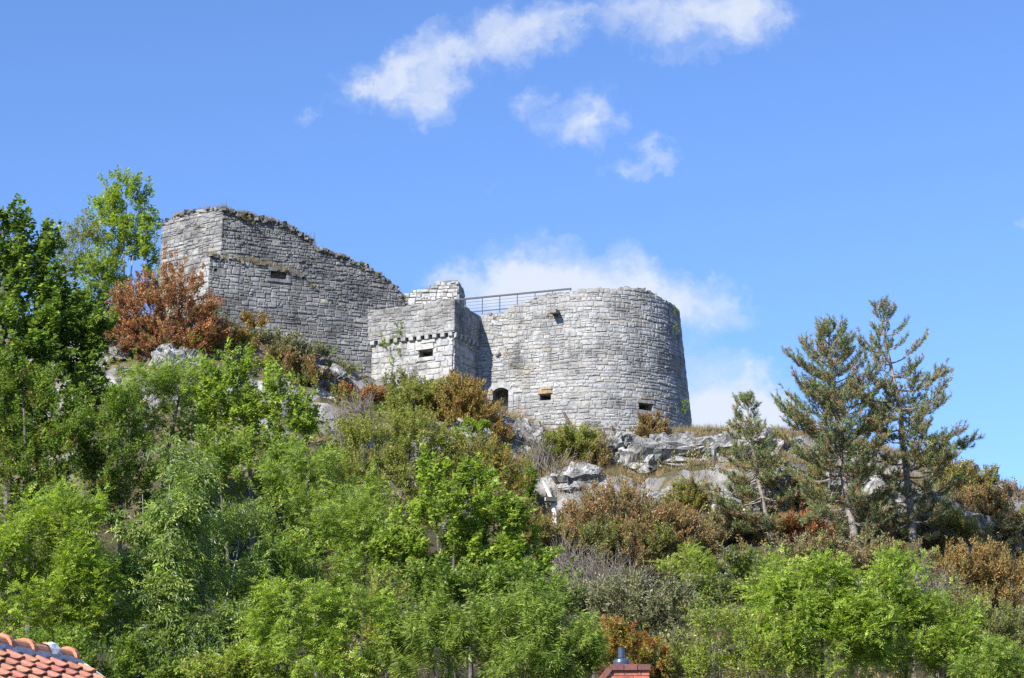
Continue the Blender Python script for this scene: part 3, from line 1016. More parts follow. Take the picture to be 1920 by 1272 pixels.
    return dict(pts=pts, pos=pos, zt=zt, ctr=ctr, j=j, d=d, B=B, ZR=ZR, R=Rr)


TOW = build_tower()


# --- pale ruined wall stub behind the turret
def build_stub():
    R = STONE_RNG
    a = np.array(xy(754, 560, 146.4)); b = np.array(xy(857, 560, 145.6)); c = np.array(xy(870, 560, 148.0))
    w = Masonry('ruined_wall', (a[0], a[1], 36), 'pale broken wall stub with whitish rubble stones behind the square turret', 'wall', M['stone_white'], M['mortar_dark'])
    La = np.linalg.norm(b - a)
    prof = [(754, 552), (775, 546), (795, 542), (808, 540), (810, 533), (830, 530), (850, 527), (857, 528)]
    ps = [(px - 754) / (857 - 754) * La for px, _ in prof]; pz = [P(px, py, 146)[2] for px, py in prof]
    zt = lambda s: float(np.interp(s, ps, pz)) + .05 * math.sin(s * 8)
    w.panel(densify([a, b]), lambda s: 35.8, zt, b=.01, zref=38, course=(.22, .34), width=(.25, .6), tone=(.36, .5), thick=1.1, split=.3, proud=.10, rough_top=.08)
    w.panel(densify([b, c]), lambda s: 35.8, lambda s: pz[-1] - .1 * s, b=.08, zref=40.5, course=(.22, .34), width=(.25, .6), tone=(.24, .34), thick=1.0, proud=.06)
    w.finish()


build_stub()


def build_terrace():
    """filled platform inside the walls"""
    t = TOW
    inner = [t['ctr'] + (t['R'] - 1.1) * np.array([math.cos(a), math.sin(a)]) for a in np.radians(np.linspace(-100, 60, 18))]
    n = np.array([t['d'][1], -t['d'][0]])
    nrm = np.array([-math.sin(math.radians(17)), -math.cos(math.radians(17))])
    j2 = t['j'] - nrm * 1.1
    poly = [np.array(CUR['left_up']) + (1.3, 1.6), np.array(CUR['cor_up']) + (.4, 1.3), np.array(CUR['end_ru']) + (-.3, 1.4), np.array(TUR['l']) + (.3, 1.2), np.array(TUR['c']) + (-.1, 1.5), j2] + inner + [np.array((t['ctr'][0] + 2, 160.0)), np.array((CUR['left_up'][0] + 1.3, 160.0))]
    m = len(poly)
    V = [(*p, 25.0) for p in poly] + [(*p, 36.2) for p in poly]
    F = [np.array([(i, (i + 1) % m, (i + 1) % m + m, i + m) for i in range(m)])]
    me = mesh_np('terrace', V, F + [np.array([[m + i for i in range(m)]])])
    me.materials.append(M['hill'])
    o = bpy.data.objects.new('terrace', me); C.objects.link(o); o['kind'] = 'structure'


build_terrace()


# --- steel railing on the tower platform
def build_railing():
    a, b = P(838, 566, 144.6), P(1071, 540, 141.4)
    z = (a[2] + b[2]) / 2
    a[2], b[2] = z, z
    root = thing('metal_railing', (a[0], a[1], 36.2), 'dark steel railing with thin wires along the top of the round tower', 'railing')
    d = unit(b - a); s = np.array([-d[1], d[0], 0]); up = np.array([0, 0, 1.])
    Lr = np.linalg.norm(b - a)
    V, F = frame_box((a + b) / 2, d * Lr / 2, s * .05, up * .055)
    obj('handrail', V, F, M['metal'], root)
    for k in range(8):
        p = a + d * (Lr - .04 - k * (Lr - .1) / 7)
        V, F = frame_box(p + up * (36.2 - z) / 2 * 1.0 - up * .03, d * .022, s * .03, up * ((z - 36.2) / 2 - .03))
        obj('post', V, F, M['metal'], root)
    for h in (.27, .50, .73):
        V, F = tube([a - up * h, b - up * h], .011, 5)
        obj('wire', V, F, M['metal'], root)
    V, F = frame_box((a + b) / 2 - up * .98, d * Lr / 2, s * .02, up * .035)
    obj('bottom_rail', V, F, M['metal'], root)


build_railing()

# ------------------------------------------------------------------ vegetation
def kpx(Y, z):
    return FPX / (Y * math.cos(PITCH) + z * math.sin(PITCH))


UP = np.array([0, 0, 1.0])
SUNV = np.array(SUN_DIR)

STY = {
    #            leaf kind, leaves per spray, length, width, droop, twig length, upward pull
    'maple':  dict(kind='maple', geo='maple', k=15, L=.235, W=.25, droop=.35, tw=.6, up=.35, flat=.85),
    'ash':    dict(kind='comp', geo='tri', k=7, k2=7, L=.175, W=.070, rach=.42, droop=.45, tw=.65, up=.5, flat=.7),
    'ashd':   dict(kind='comp', geo='leaf', k=6, k2=7, L=.22, W=.070, rach=.5, droop=1.0, tw=.6, up=.5, flat=.5),
    'robin':  dict(kind='comp', geo='tri', k=8, k2=9, L=.115, W=.068, rach=.42, droop=.35, tw=.75, up=.6, flat=.75),
    'simple': dict(kind='leaf', geo='tri', k=42, L=.155, W=.100, droop=.3, tw=.75, up=.4, flat=.65),
    'fine':   dict(kind='leaf', geo='tri', k=56, L=.145, W=.078, droop=.15, tw=.95, up=.55, flat=.45),
    'willow': dict(kind='leaf', geo='tri', k=54, L=.27, W=.052, droop=.8, tw=.95, up=.9, flat=.3),
    'box':    dict(kind='leaf', geo='tri', k=62, L=.13, W=.075, droop=-.2, tw=.95, up=.75, flat=.25),
    'sparse': dict(kind='leaf', geo='leaf', k=16, L=.15, W=.080, droop=.2, tw=.7, up=.5, flat=.6),
}


def leaf_mesh(c, ax, n, L, W, kind):
    """c base, ax direction, n face normal; returns verts and triangles"""
    ax = unit(ax); n = unit(n - ax * (n * ax).sum(-1, keepdims=True)); sd = np.cross(ax, n)
    N = len(c); L = L[:, None]; W = W[:, None]
    if kind == 'maple':
        co = np.array([(0, 0, 0), (.22, -.52, -.06), (.52, -.24, .03), (1.0, 0, -.10), (.52, .24, .03), (.22, .52, -.06)])
        tr = np.array([(0, 2, 1), (0, 3, 2), (0, 4, 3), (0, 5, 4)])
    elif kind == 'tri':
        co = np.array([(0, -.42, 0), (.25, .5, .05), (1.0, -.1, -.03)])
        tr = np.array([(0, 1, 2)])
    else:
        co = np.array([(0, 0, 0), (.42, -.5, .10), (1.0, 0, -.06), (.42, .5, .10)])
        tr = np.array([(0, 2, 1), (0, 3, 2)])
    V = c[:, None] + co[None, :, 0:1] * (ax * L)[:, None] + co[None, :, 1:2] * (sd * W)[:, None] + co[None, :, 2:3] * (n * L)[:, None]
    F = (np.arange(N)[:, None, None] * len(co) + tr[None]).reshape(-1, 3)
    return V.reshape(-1, 3), F, len(co)


def pick(pal, n, r):
    cols = np.array([c for c, _ in pal]); w = np.array([q for _, q in pal], float)
    return cols[r.choice(len(cols), n, p=w / w.sum())]


def sprays(c, t, st, pal, r, size=1.0, vary=.2, tws=1.0):
    """leaves on twigs: c origin, t direction of each twig"""
    s = STY[st]; N = len(c); K = s['k']
    tw = s['tw'] * size * tws * r.uniform(.6, 1.25, (N, 1, 1))
    f = (np.arange(K)[None, :] + r.random((N, K))) / K
    pos = c[:, None] + (t[:, None] * tw) * (f[..., None] - .25)
    rv = unit(r.normal(size=(N, K, 3)))
    sv = unit(rv - t[:, None] * (rv * t[:, None]).sum(-1, keepdims=True))
    ax = unit(t[:, None] * (.55 + .5 * f[..., None]) + sv * .9 - UP * s['droop'])
    pos = pos + sv * .06 * size
    nn = unit(UP * s['flat'] + SUNV * .25 + r.normal(size=(N, K, 3)) * .42)
    tone_c = pick(pal, N, r) * np.exp(r.normal(0, vary * .7, (N, 1)))
    tone = np.where(r.random((N, K, 1)) < .55, tone_c[:, None], pick(pal, N * K, r).reshape(N, K, 3))
    tone = tone * np.exp(r.normal(0, vary, (N, K, 1)))
    if s['kind'] == 'comp':
        K2 = s['k2']
        rl = s['rach'] * size * r.uniform(.7, 1.2, (N, K, 1, 1))
        g = (np.arange(K2) // 2 + 1.0) / (K2 // 2 + 1.0); g[-1] = 1.0
        side = np.where(np.arange(K2) % 2 == 0, 1.0, -1.0); side[-1] = 0.0
        nn = unit(nn - ax * (nn * ax).sum(-1, keepdims=True))
        pp = np.cross(ax, nn)
        base = pos[:, :, None] + ax[:, :, None] * rl * g[None, None, :, None] - UP * (rl * g[None, None, :, None] ** 2 * .25 * max(s['droop'], 0))
        lax = unit(ax[:, :, None] * .65 + pp[:, :, None] * side[None, None, :, None] * .85 - UP * .25 * s['droop'] + r.normal(size=(N, K, K2, 3)) * .12)
        ln = nn[:, :, None] + r.normal(size=(N, K, K2, 3)) * .25
        tn = np.broadcast_to(tone[:, :, None], (N, K, K2, 3)) * np.exp(r.normal(0, .1, (N, K, K2, 1)))
        pos, ax, nn, tone = base.reshape(-1, 3), lax.reshape(-1, 3), ln.reshape(-1, 3), tn.reshape(-1, 3)
    else:
        pos, ax, nn, tone = pos.reshape(-1, 3), ax.reshape(-1, 3), nn.reshape(-1, 3), tone.reshape(-1, 3)
    n = len(pos)
    sc = size * r.uniform(.65, 1.25, n)
    V, F, kv = leaf_mesh(pos, ax, nn, s['L'] * sc, s['W'] * sc, s['geo'])
    return V, F, np.repeat(np.clip(tone, .005, .8), kv, 0)


def crown_points(lobes, n, r, shell=.5, low=.25, per=9):
    """lobes (cx,cy,cz,rx,ry,rz): sprays strung along boughs that reach out of each lobe and turn up; gaps stay between the boughs"""
    lo = np.array(lobes, float)
    w = (lo[:, 3] * lo[:, 4] + lo[:, 3] * lo[:, 5] + lo[:, 4] * lo[:, 5]); w /= w.sum()
    m = max(6, int(n / per * 1.5))
    k = r.choice(len(lo), m, p=w)
    d = unit(r.normal(size=(m, 3)) + UP * .15)
    ext = .50 + 1.0 * fbm(d * 2.1 + k[:, None] * 5.1 + lo[k, :1], 4, 3) + r.normal(0, .10, m)
    end = lo[k, :3] + d * lo[k, 3:] * ext[:, None]
    keep = np.ones(m, bool)
    for j in range(len(lo)):
        q = np.linalg.norm((end - lo[j, :3]) / lo[j, 3:], axis=1)
        keep &= (q > .62) | (k == j)
    keep &= (d[:, 2] > -.45) | (r.random(m) < low)
    k, d, end = k[keep], d[keep], end[keep]
    m = len(k)
    start = lo[k, :3] + d * lo[k, 3:] * np.array((.25, .25, .1)) - UP * lo[k, 5:6] * .35
    per = max(1, int(math.ceil(n / m)))
    t = shell * .75 + (1.0 - shell * .75) * ((np.arange(per)[None] + r.random((m, per))) / per) ** .8
    t = t[..., None]
    p = start[:, None] * (1 - t) + end[:, None] * t - UP * (np.sin(t * math.pi) * .12) * lo[k, None, 5:6]
    rad = lo[k, 3:].mean(1)[:, None, None]
    p = p + r.normal(size=(m, per, 3)) * (.05 + .10 * rad) * (1.15 - .5 * t)
    dd = unit((end - start)[:, None] * np.ones((m, per, 1)) + r.normal(size=(m, per, 3)) * .3 * rad)
    p, dd = p.reshape(-1, 3), dd.reshape(-1, 3)
    o = r.permutation(len(p))[:n]
    return p[o], dd[o]


def branches(root_pts, targets, r, r0, sides=4, wob=.12):
    """trunks given as polylines with radii, then thin limbs reaching for the targets"""
    mb = MB(); nodes = []; nrad = []
    for pts, rad in root_pts:
        V, F = tube(pts, rad, 8); mb.add(V, F)
        nodes += list(pts[1:]); nrad += list(rad[1:])
    nodes = np.array(nodes); nrad = np.array(nrad)
    if len(targets):
        dist = np.min(np.linalg.norm(targets[:, None] - nodes[None], axis=2), 1)
        for i in np.argsort(dist):
            t = targets[i]
            dv = t - nodes
            d = np.linalg.norm(dv, axis=1) * np.where(dv[:, 2] < 0, 1.6, 1.0) - nrad * 3
            j = int(np.argmin(d)); a = nodes[j]
            ln = np.linalg.norm(t - a)
            if ln < .05: continue
            mid = a + (t - a) * .5 + r.normal(size=3) * ln * wob - UP * ln * .05
            q = np.array([a, a + (mid - a) * .55 + r.normal(size=3) * ln * .03, mid, mid + (t - mid) * .5 + r.normal(size=3) * ln * .04, t])
            ra = min(nrad[j] * .7, .012 + .016 * ln)
            rr = np.linspace(ra, max(.006, ra * .3), 5)
            V, F = tube(q, rr, sides if ra > .02 else 3, cap=False); mb.add(V, F)
            nodes = np.concatenate([nodes, q[1:4]]); nrad = np.concatenate([nrad, rr[1:4]])
    return mb


def lobes_px(ls, Y, zhint=None, dfac=.85):
    out = []
    for e in ls:
        px, py, rx, ry = e[:4]; dy = e[4] if len(e) > 4 else 0.0
        c = P(px, py, Y + dy); k = kpx(Y + dy, c[2])
        out.append((c[0], c[1], c[2], rx / k, (rx + ry) / 2 / k * dfac, ry / k))
    return out


SEED = [100]
GROUND_LOG = []


def make_plant(name, label, cat, ls, Y, st, pal, n, size=1.0, m='leaf', bark='bark', stems=1, tr=.12, group=None, shell=.5, nb=150,
               base_px=None, vary=.2, low=.25, lean=0.0, fan=0.0, crown='crown', wood='trunk', dfac=.85):
    SEED[0] += 1
    r = np.random.default_rng(SEED[0])
    if Y is None:
        e = max(ls, key=lambda q: q[1] + q[3]); Y = hit(e[0], e[1] + e[3] * .55)
    lo = lobes_px(ls, Y, dfac=dfac)
    L = np.array(lo)
    top = L[np.argmax(L[:, 2] + L[:, 5])]
    bx = float((L[:, 0] * L[:, 3]).sum() / L[:, 3].sum()) if base_px is None else P(base_px, 900, Y)[0]
    by = float(L[:, 1].mean())
    bz = gz(bx, by)
    GROUND_LOG.append((name, round(Y, 1), round(bz, 1), round(float((L[:, 2] - L[:, 5]).min()), 1), round(float((L[:, 2] + L[:, 5]).max()), 1)))
    root = thing(name, (bx, by, bz), label, cat, group)
    n = int(n * 1.06)
    p, d = crown_points(lo, n, r, shell, low, 4 if st in ('box', 'fine') or Y > 130 else 8)
    s = STY[st]
    base = np.array((bx, by, bz))
    t = unit(d * .7 + UP * s['up'] + r.normal(size=d.shape) * .35)
    if fan: t = unit(t * (1 - fan) + unit(p - base) * fan + r.normal(size=d.shape) * .12)
    if Y > 125: size = size * 1.05
    V, F, col = sprays(p, t, st, pal, r, size, vary, .6 if Y > 125 else 1.0)
    obj(crown, V, [F], M[m], root, col=col)
    rp = []
    ztop = float((L[:, 2] + L[:, 5] * .75).max())
    for q in range(stems):
        l = L[np.argsort(-(L[:, 2] + L[:, 5]))[q % len(L)]]
        tip = np.array((l[0], l[1], l[2] + l[5] * .6)) if stems > 1 or True else None
        b0 = base + np.array((r.uniform(-.3, .3), r.uniform(-.3, .3), -.4)) * (1 if stems > 1 else .2)
        b0[2] = bz - .4
        f = np.linspace(0, 1, 8)[:, None]
        bend = np.array((lean, 0, 0)) + r.normal(size=3) * .25
        pts = b0 * (1 - f) + tip * f + np.sin(f * math.pi) * bend * np.array((1, 1, 0)) + r.normal(size=(8, 3)) * .06 * f
        rad = tr * (1 - .85 * f[:, 0]) / math.sqrt(stems)
        rp.append((pts, rad))
    sel = r.choice(len(p), min(nb, len(p)), replace=False)
    branches(rp, p[sel], r, tr).build(wood, M[bark], root)
    return root


LIGHT = [((0.307, 0.390, 0.055), 3), ((0.249, 0.339, 0.055), 3), ((0.371, 0.418, 0.091), 1), ((0.174, 0.249, 0.047), 1)]
MID = [((0.236, 0.312, 0.059), 3), ((0.161, 0.240, 0.049), 2), ((0.310, 0.372, 0.081), 1.5)]
DARK = [((0.120, 0.190, 0.034), 3), ((0.168, 0.241, 0.044), 2), ((0.072, 0.127, 0.026), 1.2), ((0.264, 0.322, 0.065), 1.3)]
GLOSS = [((0.174, 0.241, 0.067), 3), ((0.126, 0.190, 0.053), 2), ((0.240, 0.299, 0.078), 1.5)]
OLIVE = [((0.299, 0.308, 0.083), 3), ((0.236, 0.269, 0.071), 2.5), ((0.356, 0.325, 0.127), 1), ((0.172, 0.185, 0.057), 1)]
RUST = [((0.402, 0.186, 0.094), 3), ((0.299, 0.138, 0.070), 2.5), ((0.483, 0.264, 0.126), 1), ((0.184, 0.120, 0.066), 1), ((0.253, 0.228, 0.084), .7)]
BROWN = [((0.287, 0.190, 0.090), 3), ((0.218, 0.144, 0.072), 2), ((0.356, 0.241, 0.102), 1.2), ((0.207, 0.207, 0.066), 1)]
AMBER = [((0.352, 0.231, 0.078), 3), ((0.275, 0.187, 0.064), 2), ((0.264, 0.259, 0.069), 1.5), ((0.385, 0.198, 0.081), 1)]
GREYG = [((.225, .225, .12), 3), ((.28, .26, .175), 2), ((.18, .19, .09), 2)]
REDDISH = [((.42, .16, .065), 2), ((.36, .22, .065), 2), ((.19, .235, .05), 2), ((.38, .29, .07), 1)]

THICKET = [((.25, .25, .08), 1.2), ((.20, .22, .07), .8), ((0.336, 0.186, 0.094), 3), ((0.258, 0.174, 0.088), 3), ((0.403, 0.240, 0.112), 1.2), ((0.246, 0.228, 0.125), 2), ((0.179, 0.132, 0.075), 1.5)]
MIXED = DARK + [((.20, .11, .04), .6)]
PLANTS = [
    # ---- left flank
    ('maple_tree', 'tall dark green maple filling the upper left edge of the picture', 'tree',
     [(0, 422, 52, 66), (40, 495, 72, 80), (95, 560, 64, 70), (140, 640, 66, 80), (25, 620, 115, 130), (110, 740, 92, 105), (172, 605, 46, 66), (30, 800, 110, 120), (80, 660, 90, 90)], 110, 'maple', DARK, 2000, dict(tr=.35, size=1.1, nb=260, shell=.4)),
    ('hazel_tree', 'dark mixed green shrubby tree with some browning leaves below the left maple', 'tree',
     [(40, 740, 70, 75), (110, 830, 90, 80), (30, 890, 80, 70), (160, 900, 80, 70)], 103, 'simple', MIXED, 800, dict(tr=.22, size=1.1)),
    ('ash_tree', 'slender light green tree with pale stems standing against the sky left of the ruin', 'tree',
     [(235, 365, 46, 44), (205, 395, 36, 46), (256, 420, 38, 50), (222, 450, 52, 42), (192, 490, 32, 36), (276, 475, 28, 42), (290, 515, 22, 26), (215, 530, 35, 22)], 143, 'simple', LIGHT, 560, dict(tr=.2, stems=5, bark='bark_pale', size=1.15, nb=130, shell=.35, base_px=222)),
    ('thin_shrub', 'thin yellowing shrub with bare twigs on the skyline between the maple and the slender tree', 'shrub',
     [(120, 450, 40, 35), (160, 430, 35, 35), (150, 490, 50, 40)], 141, 'sparse', OLIVE, 420, dict(tr=.08, stems=4, nb=200, shell=.1, bark='twig')),
    ('round_bush', 'rounded grey green bush in front of the slender tree stems', 'bush',
     [(188, 520, 38, 48), (215, 570, 40, 45), (165, 580, 40, 50)], 138, 'simple', MID, 330, dict(tr=.1)),
    ('rust_bush', 'large rust brown dried bush at the foot of the ruined wall corner', 'bush',
     [(322, 548, 66, 62), (260, 585, 60, 56), (366, 596, 50, 55), (300, 630, 90, 50), (236, 625, 44, 44), (392, 632, 36, 34)], 133.5, 'box', RUST, 900, dict(m='leaf_dry', tr=.12, stems=6, fan=.7, nb=200, shell=.35, crown='foliage', wood='branches')),
    ('amber_shrub', 'small orange brown shrub beside the bright rock at the wall corner', 'shrub',
     [(425, 632, 34, 24), (455, 645, 24, 16)], None, 'box', AMBER, 110, dict(m='leaf_dry', tr=.05, stems=3, crown='foliage', wood='branches')),
    ('amber_shrub', 'tiny ochre shrub growing against the dark ruined wall', 'shrub',
     [(466, 600, 18, 8), (480, 606, 14, 7)], 136.0, 'box', AMBER, 40, dict(m='leaf_dry', tr=.03, stems=3, nb=20, crown='foliage', wood='branches')),
    ('dry_shrub', 'faded olive shrub below the middle of the dark ruined wall', 'shrub',
     [(540, 652, 42, 22), (585, 668, 36, 20), (500, 632, 24, 14)], 136.0, 'fine', GREYG, 170, dict(m='leaf_dry', tr=.06, stems=4, nb=120, crown='foliage', wood='branches')),
    ('brown_shrub', 'brown withered shrub under the olive shrub by the ruined wall', 'shrub',
     [(520, 678, 42, 22), (570, 700, 38, 22)], 134.5, 'box', BROWN, 200, dict(m='leaf_dry', tr=.06, stems=4, crown='foliage', wood='branches')),
    ('pale_shrub', 'pale green thin shrub leaning on the wall just left of the turret', 'shrub',
     [(635, 702, 34, 18), (605, 706, 26, 18)], 137.0, 'fine', GREYG, 110, dict(tr=.05, stems=3, crown='foliage', wood='branches')),
    ('orange_shrub', 'orange brown shrub below the turret left of the grey dead shrub', 'shrub',
     [(655, 742, 42, 18), (700, 748, 26, 16)], 135.5, 'box', RUST, 170, dict(m='leaf_dry', tr=.06, stems=4, crown='foliage', wood='branches')),
    ('grey_green_bush', 'grey green bush under the left face of the turret', 'bush',
     [(735, 735, 30, 28), (770, 725, 26, 18)], 137.0, 'fine', GREYG, 140, dict(tr=.06, stems=3, crown='foliage', wood='branches')),
    ('yellow_green_bush', 'yellow green bush below the corner of the turret', 'bush',
     [(770, 752, 45, 30), (812, 742, 35, 26), (735, 775, 40, 26)], 135.0, 'fine', OLIVE, 300, dict(tr=.08, stems=4, crown='foliage', wood='branches')),
    ('amber_bush', 'big golden brown bush half hiding the arched doorway', 'bush',
     [(860, 745, 52, 40), (898, 780, 42, 40), (840, 785, 50, 36), (928, 815, 28, 26)], 134.5, 'box', AMBER, 520, dict(m='leaf_dry', tr=.1, stems=5, fan=.3, nb=160, crown='foliage', wood='branches')),
    ('sapling', 'small bright green sapling in front of the golden brown bush', 'shrub',
     [(893, 795, 22, 20), (872, 812, 18, 14)], 132.0, 'simple', LIGHT, 55, dict(tr=.04, nb=20)),
    ('olive_bush', 'rounded olive green bush at the foot of the round tower beside the thin pole', 'bush',
     [(1068, 828, 48, 30), (1100, 850, 36, 34), (1035, 850, 30, 24)], 135.2, 'fine', OLIVE, 330, dict(tr=.08, stems=4, crown='foliage', wood='branches')),
    ('brown_bush', 'dark brown bush right of the thin pole and olive bush', 'bush',
     [(1115, 862, 24, 34)], 134.8, 'box', BROWN, 120, dict(m='leaf_dry', tr=.05, stems=3, crown='foliage', wood='branches')),
    ('brown_bush', 'brown bush growing on the cliff edge against the round tower', 'bush',
     [(1224, 815, 30, 24), (1212, 800, 16, 16)], 137.2, 'box', BROWN, 150, dict(m='leaf_dry', tr=.06, stems=4, fan=.6, crown='foliage', wood='branches')),
    # ---- mid slope
    ('feathery_tree', 'feathery light green tree on the slope below the rust brown bush', 'tree',
     [(280, 735, 75, 50), (350, 720, 70, 45), (240, 790, 65, 55), (330, 800, 90, 60)], 120, 'ash', MID, 660, dict(tr=.2)),
    ('bright_maple', 'bright green broad leaved tree on the slope under the ruined wall', 'tree',
     [(440, 710, 75, 55), (510, 740, 65, 55), (400, 780, 80, 60), (490, 810, 90, 65), (560, 790, 45, 45), (590, 770, 25, 25)], 118, 'maple', MID + LIGHT, 950, dict(tr=.22, size=.85)),
    ('olive_tree', 'olive toned fine leaved tree in the middle of the slope below the turret', 'tree',
     [(700, 830, 75, 50), (770, 820, 70, 45), (660, 890, 85, 60), (760, 890, 90, 60), (720, 950, 100, 60)], 118, 'fine', OLIVE, 1000, dict(tr=.18, stems=2, size=1.05)),
    ('olive_tree', 'yellowish fine leaved tree below the golden brown doorway bush', 'tree',
     [(880, 870, 70, 40), (930, 905, 50, 45), (860, 930, 70, 50)], 119, 'fine', OLIVE + AMBER, 520, dict(tr=.15, stems=2)),
    ('dark_ash_tree', 'mid green ash like tree between the bright maple and the glossy tree', 'tree',
     [(570, 880, 65, 50), (640, 960, 90, 65), (540, 960, 75, 60), (590, 1040, 110, 60), (680, 1040, 60, 50)], 104, 'ash', MID, 760, dict(tr=.22)),
    ('shady_tree', 'dark shaded tree between the left maple and the feathery tree', 'tree',
     [(225, 800, 50, 70), (210, 870, 60, 60), (260, 880, 50, 60), (235, 950, 60, 50), (190, 960, 50, 50)], 108, 'simple', DARK, 460, dict(tr=.18)),
    ('ivy_bush', 'dark ivy covered bush beside the leaning white pole', 'bush',
     [(982, 905, 20, 30), (994, 930, 14, 14)], 131.0, 'simple', DARK + MID, 90, dict(tr=.05, crown='foliage', wood='branches')),
    ('central_maple', 'bright maple with a forked pale trunk in the centre of the slope', 'tree',
     [(815, 880, 40, 40), (860, 940, 85, 55), (800, 980, 60, 45), (930, 970, 60, 55), (850, 1030, 110, 50), (760, 1040, 70, 45), (960, 1060, 80, 50), (1000, 1030, 45, 35), (890, 900, 45, 40), (720, 1020, 40, 30)], 92, 'maple', MID + LIGHT, 1050, dict(tr=.26, stems=3, bark='bark', size=.8, nb=220, base_px=868)),
    ('rust_thicket', 'broad rust coloured thicket in the middle of the hillside', 'bush',
     [(1150, 950, 78, 42), (1215, 985, 80, 45), (1110, 980, 56, 42), (1170, 1025, 110, 50), (1080, 1020, 40, 36), (1250, 1030, 60, 40)], 121, 'box', THICKET, 1000, dict(m='leaf_dry', tr=.12, stems=7, nb=240, shell=.35, crown='foliage', wood='branches')),
    ('olive_bush', 'olive green bush growing through the middle of the broad rust thicket', 'bush',
     [(1125, 1010, 34, 24), (1105, 1035, 40, 26), (1235, 1020, 30, 22)], 119.5, 'fine', OLIVE + GREYG, 170, dict(tr=.06, stems=3, crown='foliage', wood='branches')),
    ('rust_thicket', 'smaller brown orange thicket right of the broad rust thicket', 'bush',
     [(1280, 1005, 50, 40), (1310, 1030, 35, 30)], 123, 'box', THICKET, 300, dict(m='leaf_dry', tr=.08, stems=4, crown='foliage', wood='branches')),
    ('rust_thicket', 'low orange brown bush behind the crown of the central maple', 'bush',
     [(990, 1000, 40, 28), (1050, 1022, 34, 26)], 120, 'box', THICKET + OLIVE, 300, dict(m='leaf_dry', tr=.08, stems=4, crown='foliage', wood='branches')),
    ('olive_bush', 'olive bush on the ledge under the limestone cliff', 'bush',
     [(1295, 925, 32, 28), (1310, 958, 34, 26), (1275, 950, 26, 22)], 130.5, 'fine', OLIVE + BROWN, 260, dict(tr=.07, stems=3, crown='foliage', wood='branches')),
    ('brown_bush', 'dark brown bush between the olive ledge bush and the small pine', 'bush',
     [(1330, 1000, 40, 28), (1370, 985, 40, 26)], 127, 'box', BROWN + GREYG, 260, dict(m='leaf_dry', tr=.07, stems=3, crown='foliage', wood='branches')),
    ('yellow_green_bush', 'thin yellow green bush below the rust thicket', 'bush',
     [(1285, 1060, 45, 32), (1320, 1085, 40, 32)], 113, 'robin', LIGHT + OLIVE, 170, dict(tr=.06, stems=3, crown='foliage', wood='branches')),
    ('grey_green_bush', 'grey green broad bush under the small pine', 'bush',
     [(1390, 1070, 60, 40), (1350, 1110, 60, 45), (1430, 1110, 50, 45)], 106, 'simple', GREYG + MID, 330, dict(tr=.08, stems=3, crown='foliage', wood='branches')),
    ('grey_heath', 'greyish olive scrub in the lower middle above the chimney', 'bush',
     [(1150, 1130, 80, 50), (1220, 1150, 80, 55), (1170, 1190, 90, 45), (1270, 1190, 60, 50)], 100, 'fine', GREYG, 760, dict(m='leaf_dry', tr=.08, stems=6, nb=260, crown='foliage', wood='branches', bark='twig')),
    ('reddish_shrub', 'orange red autumn shrub just behind the brick chimney', 'shrub',
     [(1130, 1190, 40, 26), (1180, 1215, 55, 32), (1225, 1225, 30, 25), (1160, 1250, 60, 30)], 78, 'simple', REDDISH, 260, dict(tr=.06, stems=4, size=.7, crown='foliage', wood='branches')),
    # ---- right flank
    ('brown_bush', 'olive brown bush on the skyline behind the right hand tall pine', 'bush',
     [(1760, 880, 45, 35), (1800, 905, 40, 35), (1840, 905, 30, 35)], 136.5, 'box', BROWN + OLIVE, 330, dict(m='leaf_dry', tr=.08, stems=4, crown='foliage', wood='branches')),
    ('brown_bush', 'dark reddish brown bush on the right skyline', 'bush',
     [(1845, 955, 45, 42), (1875, 975, 35, 36)], 134.5, 'box', BROWN, 330, dict(m='leaf_dry', tr=.08, stems=4, crown='foliage', wood='branches')),
    ('thin_shrub', 'thin purplish brown twiggy shrub at the right edge of the skyline', 'shrub',
     [(1890, 930, 26, 26), (1915, 945, 30, 30)], 137.5, 'sparse', BROWN, 120, dict(m='leaf_dry', tr=.05, stems=5, nb=100, shell=.1, bark='twig', crown='foliage', wood='branches')),
    ('grey_bush', 'grey leafless looking bush right of the dark reddish brown bush', 'bush',
     [(1905, 990, 35, 32)], 132.5, 'fine', GREYG + BROWN, 130, dict(m='leaf_dry', tr=.05, stems=4, crown='foliage', wood='branches')),
    ('russet_bush', 'wide russet bush below the white rocks on the right slope', 'bush',
     [(1830, 1060, 60, 40), (1880, 1085, 60, 45), (1790, 1090, 45, 40), (1860, 1130, 70, 45)], 122, 'box', AMBER + BROWN, 620, dict(m='leaf_dry', tr=.08, stems=5, crown='foliage', wood='branches')),
    ('scrub_bush', 'dull grey green scrub at the lower right edge', 'bush',
     [(1880, 1190, 60, 45), (1810, 1160, 45, 45), (1910, 1240, 50, 40)], 108, 'fine', GREYG + OLIVE, 420, dict(tr=.08, stems=4, nb=200, crown='foliage', wood='branches', bark='twig')),
    ('reddish_shrub', 'dull red shrub between the trunks of the small and the tall pine', 'shrub',
     [(1500, 985, 40, 26), (1540, 1000, 30, 22)], 127, 'box', RUST, 190, dict(m='leaf_dry', tr=.05, stems=3, crown='foliage', wood='branches')),
    ('olive_bush', 'olive bush on the limestone ledge between the small pine and the left tall pine', 'bush',
     [(1500, 900, 36, 26), (1535, 925, 36, 30), (1480, 940, 30, 24)], 131, 'fine', OLIVE + BROWN, 240, dict(tr=.06, stems=3, crown='foliage', wood='branches')),
    ('brown_bush', 'dull brown bush between the trunks of the two tall pines', 'bush',
